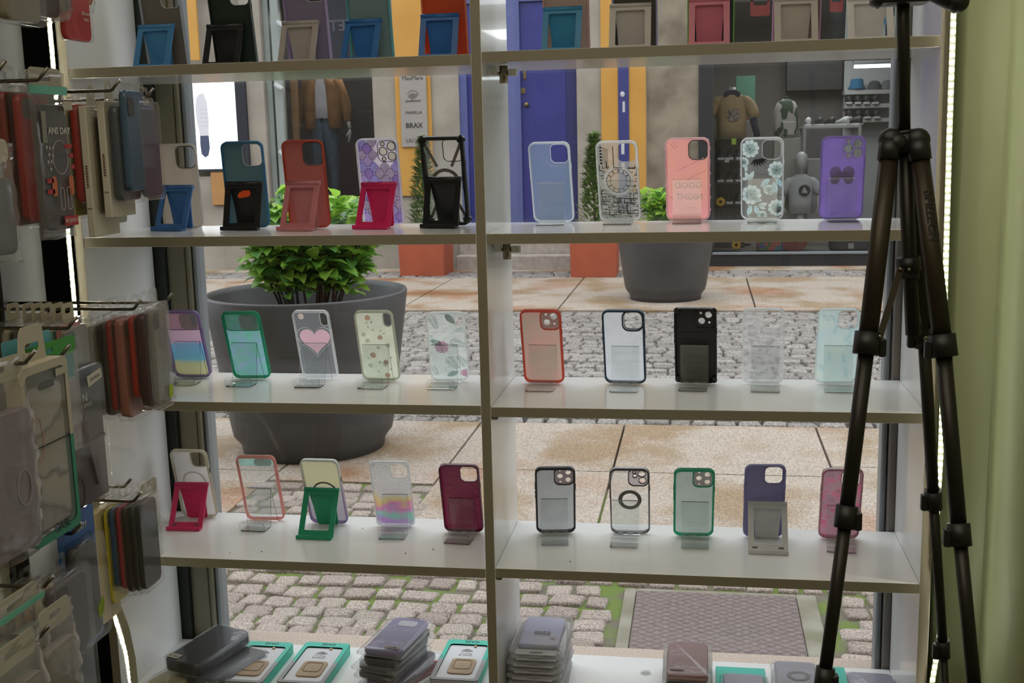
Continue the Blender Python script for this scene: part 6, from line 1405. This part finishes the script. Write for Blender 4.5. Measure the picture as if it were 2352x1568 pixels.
# ------------------------------------------------------------------ goods on the lowest shelf
S5L, S5R = ZL[5], ZR[5]
filmb = thin('bag_film', srgb(224,224,224), .16, rough=.15, tl=.4, gloss=.28, bmp=.3, scale=18, bdist=.005)
filmk = thin('milky_bag', srgb(228,228,230), .60, rough=.3, tl=.6, gloss=.25, bmp=.35, scale=18, bdist=.005)
def wrap(root, w_, l_, t, m, z0=0, k=0, ex=.008, rag=.005):
    """crinkled film envelope lying flat"""
    rnd = random.Random(k); rings = []
    for f_, zz in ((1.0,z0+t*.35),(.92,z0+t*.8),(.8,z0+t+.002)):
        base_ = rrect(0,0,(w_+2*ex)*f_,(l_+2*ex)*f_,.012*f_,6)
        ph = rnd.uniform(0,6); rings.append([(p[0]*(1+rag*8*math.sin(.9*i_+ph)*.12),p[1]*(1+rag*8*math.sin(.7*i_+ph*2)*.08),zz+.0015*math.sin(1.3*i_+ph)) for i_, p in enumerate(base_)])
    mb = MB(); mb.loft([[(p[0]*.94,p[1]*.94,z0+.0005) for p in rings[0]]]+rings, True, True, 0, True); return mb.build('clear_bag', m, root)
def flat_case(root, w_, l_, t, m, z0=0, hole=True, cx=0, cy=0):
    mb = MB(); mb.loft([[(p[0]+cx,p[1]+cy,zz) for p in rrect(0,0,w_-2*i,l_-2*i,.012,6)] for i, zz in ((.0015,z0),(0,z0+.002),(0,z0+t-.002),(.002,z0+t))], True, True, 0, True)
    return mb.build('case', m, root)
def place(px, py, z): return onz(px, py, z)
def case_box(px, py, zs, label, w_=.098, l_=.185, t=.020, yaw=0):
    """teal and white carton lying face up, name upside down at the far end"""
    p = onz(px, py, zs+t); rt = empty('boxed_case', (p.x, p.y-l_/2, zs+.0006), (0,0,yaw), label, 'boxed case', None)
    tl_ = pbr('teal_bright_box', srgb(34,180,156), .4); gy = pbr('grey_box_edge', srgb(150,148,148), .5); wi = pbr('pale_box_face', srgb(204,204,206), .45)
    mb = MB(); mb.loft([[(p_[0],p_[1],zz) for p_ in rrect(0,0,w_,l_,.008,5)] for zz in (0,t-.001)], True, False)
    for k in range(len(mb.f)):
        ys = [mb.v[i][1] for i in mb.f[k]]
        if sum(ys)/len(ys) < -.02: mb.mi[k] = 1
    mb.build('carton_wall', [tl_, gy], rt)
    o_, i_ = rrect(0,0,w_,l_,.008,5), rrect(0,-.006,w_-.018,l_-.030,.008,5); mb = MB(); n_ = len(o_)
    for k in range(n_):
        a, b, c, d_ = o_[k], o_[(k+1) % n_], i_[(k+1) % n_], i_[k]
        for lo, hi, mi in ((.0,.2,0),(-.2,.0,1)):
            q = [(p_[0], min(max(p_[1],lo),hi)) for p_ in (a,b,c,d_)]
            if len(set(q)) >= 3: mb.add([(x_,y_,t) for x_, y_ in q], [(0,1,2,3)], mi)
    mb.build('face_frame', [tl_, gy], rt)
    MB().prism([i_], t-.004, t-.003, plane='XY').build('inner_card', wi, rt)
    fl = Matrix.Rotation(PI,4,'Z'); dkl = pbr('box_letters', srgb(70,72,70), .6); gl_ = pbr('box_letters_grey', srgb(150,150,150), .6)
    text('lettering', 'CASE', .013, dkl, rt, T((.004,l_/2-.0085,t+.0002)) @ fl, .0002)
    text('lettering', 'TRUSTCU', .006, gl_, rt, T((0,l_/2-.058,t-.0028)) @ fl, .0002)
    text('lettering', 'space', .013, gl_, rt, T((0,l_/2-.068,t-.0028)) @ fl, .0002)
    mb = MB(); mb.tube([(.014,l_/2-.027,t-.002),(.014,l_/2-.027,t)], .0028, 12); mb.build('stud', pbr('gold_stud', srgb(190,160,120), .3, .8), rt)
    mb = MB()
    for q in range(5): mb.prism([circ(0,l_/2-.047+.0016*q,.013-.0022*q,20,.0045-.0006*q), circ(0,l_/2-.047+.0016*q,.0122-.0022*q,20,.0039-.0006*q)], t-.0029, t-.0026, plane='XY')
    mb.build('emblem', gl_, rt)
    tan = pbr('tan_case', srgb(166,140,104), .5, c2=srgb(150,124,88), scale=20)
    MB().prism([rrect(.004,-.028,w_*.52,l_*.36,.010,5)], t-.0026, t-.0006, plane='XY').build('case', tan, rt)
    mb = MB(); mb.prism([rrect(.004,-.022,w_*.38,l_*.22,.008,5), rrect(.004,-.022,w_*.38-.004,l_*.22-.004,.006,5)], t-.0006, t+.0002, plane='XY'); mb.build('camera_ring', pbr('tan_line', srgb(120,96,60), .5), rt)
    return rt
case_box(625,1474,S5L,'green-edged carton reading CASE on the lowest shelf, beside the black wallet cases', yaw=0)
case_box(755,1476,S5L,'green-edged carton reading CASE on the lowest shelf, middle one of three')
case_box(1083,1470,S5L,'green-edged carton reading CASE on the lowest shelf next to the divider')
# black wallet cases
blk2 = pbr('black_leather', srgb(52,52,54), .38, c2=srgb(44,44,46), scale=40)
def wallet(px, py, z, yaw, label, w_=.086, l_=.165, t=.026, tiltx=0, lab=None):
    p = onz(px, py, z+t); rt = empty('wallet_case', (p.x,p.y,z), (tiltx,0,yaw), label, 'phone case')
    mb = MB(); mb.loft([[(p_[0],p_[1],zz) for p_ in rrect(0,0,w_-2*i,l_-2*i,.010,5)] for i, zz in ((.001,0),(0,.003),(0,t-.003),(.002,t))], True, True, 0, True); mb.build('cover', blk2, rt)
    mb = MB(); mb.loft([[(p_[0],p_[1],zz) for p_ in rrect(0,0,w_+.004,l_+.006,.011,5)] for zz in (-.0003,t+.0012)], True, True, 0, True); mb.build('clear_bag', film, rt)
    if lab:
        MB().prism([rrect(-.026,-l_/2+.012,.030,.016,.001,2)], t+.0016, t+.0022, plane='XY').build('price_label', card, rt)
        text('lettering', lab, .009, pbr('dark_letters', srgb(44,40,38), .6), rt, T((-.026,-l_/2+.012,t+.0023)) @ Matrix.Rotation(PI,4,'Z'), .0002)
    return rt
wallet(520,1520,S5L+.001,-.30,'lower black wallet case in clear film, partly under the top one on the left', l_=.155)
p = onz(420,1545,S5L)
rt = empty('packet', (p.x+.01,p.y-.02,S5L+.0006), (0,0,-.35), 'crinkled yellowish clear packet under the black wallet cases', 'packet')
flat_case(rt,.07,.13,.012,pbr('yellowish_case', srgb(176,170,120), .4)); wrap(rt,.07,.13,.014,filmb,0,4)
wallet(478,1478,S5L+.029,-.30,'top black wallet case in clear film with white RM 12 label', tiltx=.03, lab='RM 12')
# stack of bagged cases with a violet case on top
p = onz(905,1468,S5L+.075); bx, by = p.x, p.y
cols_ = [((96,60,58),'rust brown bagged case at the bottom of the stack under the violet case'),((86,76,96),'dark plum bagged case, second from the bottom under the violet case'),((30,28,30),'black bagged case, third from the bottom under the violet case'),((28,26,28),'black bagged case, two below the violet case'),((26,24,28),'black bagged case directly below the violet case'),((104,92,138),'violet bagged case on top of the stack, left bay of the lowest shelf')]
z_ = S5L+.0006
for k, (c, lab) in enumerate(cols_):
    top = k == 5; rt = empty('bagged_case', (bx+random.uniform(-.004,.008)+(.012 if k == 1 else 0), by-.012*(5-k)*.3+random.uniform(-.003,.003), z_), (0,0,-.18+random.uniform(-.10,.06)), lab, 'phone case')
    flat_case(rt,.078,.160,.0115,pbr('case_%d_%d_%dm' % c, srgb(*c), .4)); wrap(rt,.078,.160,.0115,filmb,0,k+20,ex=.012 if k % 2 else .008, rag=.007)
    if top:
        MB().prism([rrect(.002,.052,.040,.026,.008,5)], .0116, .0121, plane='XY').build('camera_window', pbr('pale_window2', srgb(170,170,180), .4), rt)
        MB().prism([rrect(.018,-.066,.030,.010,.001,2)], .0146, .0150, plane='XY').build('price_label', pbr('faded_label', srgb(150,140,130), .6), rt)
        text('lettering', 'REDMI 10', .005, pbr('dark_letters', srgb(44,40,38), .6), rt, T((.018,-.066,.0152)) @ Matrix.Rotation(PI,4,'Z'), .0002)
        text('lettering', 'Shophone', .008, pbr('dark_letters', srgb(44,40,38), .6), rt, T((.002,.0775,.0135)) @ Matrix.Rotation(PI,4,'Z'), .0002)
    z_ += .0148
rt = empty('packet', (bx+.055,by-.005,S5L+.0006), (0,.0,-.5), 'clear packet with an orange-red corner beside the violet-topped stack', 'packet')
MB().bbox((-.03,-.06,.0),(.012,.058,.006), .002).build('case', pbr('case_plumred', srgb(150,90,96), .4), rt); MB().prism([[(-.02,.058),(.03,.072),(.032,.066),(-.018,.052)]], .006, .008, plane='XY').build('orange_corner', pbr('orange_corner', srgb(226,80,40), .5), rt); wrap(rt,.05,.12,.008,filmb,0,77)
# stack of milky bags in the right bay
p = onz(1235,1440,S5R+.105); bx, by = p.x, p.y; z_ = S5R+.0006
names_ = ['lowest','second','third','fourth','fifth','sixth','seventh']
for k in range(8):
    top = k == 7; ys_ = random.uniform(-.004,.004)
    lab = 'milky bag with a pale violet case, top of the tall stack beside the divider' if top else 'milky plastic bag, %s from the bottom in the tall stack beside the divider' % names_[k]
    rt = empty('bagged_case', (bx+.008+random.uniform(-.002,.003), by-.010+ys_, z_), (0,0,random.uniform(-.05,.03)), lab, 'phone case')
    flat_case(rt,.078,.135,.009,pbr('case_violetpale', srgb(150,152,190), .4, c2=srgb(170,168,186), scale=14) if top else pbr('case_hidden_dark', srgb(96,92,86), .5), cy=.004)
    wrap(rt,.084,.150,.0095,filmb if top else filmk,0,k+40,ex=.012,rag=.006)
    mb = MB(); mb.prism([rrect(0,-.084,.078,.022,.004,3), rrect(0,-.086,.026,.008,.004,4)], .004, .0048, plane='XY'); mb.build('hanging_tab', filmk, rt)
    if top:
        text('lettering', '0300', .016, pbr('brown_letters', srgb(92,76,60), .5), rt, T((.002,-.010,.0118)) @ Matrix.Rotation(PI,4,'Z'), .0003, bold=True)
        mb = MB(); mb.prism([circ(.025,-.030,.006,14,.0025)], .0115, .012, plane='XY'); mb.build('gold_mark', pbr('gold_mark', srgb(160,140,90), .4), rt)
    z_ += .0132
# maroon bagged stack and the grey ones to its right
def bagstack(px, py, n_, cols2, labs, zb, ws=.078, ls=.150, step=.0145, yaw=0, seed=0, fm=filmb, feature=None):
    p = onz(px, py, zb+n_*step); z_ = zb+.0006
    for k in range(n_):
        rt = empty('bagged_case', (p.x+random.uniform(-.003,.003), p.y-ls/2+random.uniform(-.003,.003), z_), (0,0,yaw+random.uniform(-.04,.04)), labs[k], 'phone case')
        flat_case(rt,ws,ls,.0115,pbr('stackcase_%d_%d_%d' % cols2[k], srgb(*cols2[k]), .4)); wrap(rt,ws,ls,.0115,fm,0,k+seed,ex=.008,rag=.006)
        if k == n_-1 and feature: feature(rt)
        z_ += step
    return p
def mf(rt):
    MB().prism([rrect(-.020,-.052,.026,.008,.001,2)], .0148, .0152, plane='XY').build('price_label', pbr('faded_label', srgb(150,140,130), .6), rt)
bagstack(1580,1472,4,[(60,40,40),(70,48,48),(40,34,34),(122,74,72)],['bagged case at the bottom of the maroon stack','bagged case second from the bottom of the maroon stack','dark bagged case just below the maroon one','maroon case in clear bag on top of its stack, right bay of the lowest shelf'],S5R,seed=60,feature=mf)
rt = bagstack(1707,1543,1,[(128,126,140)],['grey-violet bagged case lying flat just right of the maroon stack'],S5R,seed=70)
def ringf(rt): MB().prism([circ(.004,.010,.022,28,.020), circ(.004,.010,.014,28,.013)], .0119, .0125, plane='XY').build('magnet_ring', pbr('ring_dark', srgb(88,82,84), .5), rt)
bagstack(1822,1516,2,[(96,92,98),(134,130,142)],['case under the ring-marked grey one, near the tripod leg','grey bagged case with a dark ring mark, near the tripod leg'],S5R,seed=80,feature=ringf)
bagstack(1990,1540,1,[(132,128,146)],['grey-violet bagged case in the right corner of the lowest shelf'],S5R,seed=90,ws=.085)
tealc = pbr('teal_card_box', srgb(34,170,150), .5)
for k, (px, py, lab) in enumerate(((1700,1534,'flat teal carton under the grey-violet bagged case'),(1925,1540,'teal packet between the tripod leg and the corner case'))):
    p = onz(px, py, S5R+.006); o = MB().bbox((-.048 if k == 0 else -.03,-.12,0),(.048 if k == 0 else .012,0.004,.004 if k == 0 else .01), .001).build('teal_carton', tealc); o.location = (p.x, p.y+.004, S5R+.0003 if k else S5R+.0002); tag(o, lab, 'carton')
p = onz(1483,1545,S5R)
o = MB().loft([[(r_*math.cos(2*PI*k/24), r_*math.sin(2*PI*k/24)*.9, zz) for k in range(24)] for r_, zz in ((.0105,0),(.0112,.001),(.0105,.0022),(.009,.0024))], True, True, 0, True).build('clear_disc', acry); o.location = (p.x,p.y,S5R+.0003); tag(o, 'small clear round disc lying alone on the lowest right-hand shelf', 'disc')
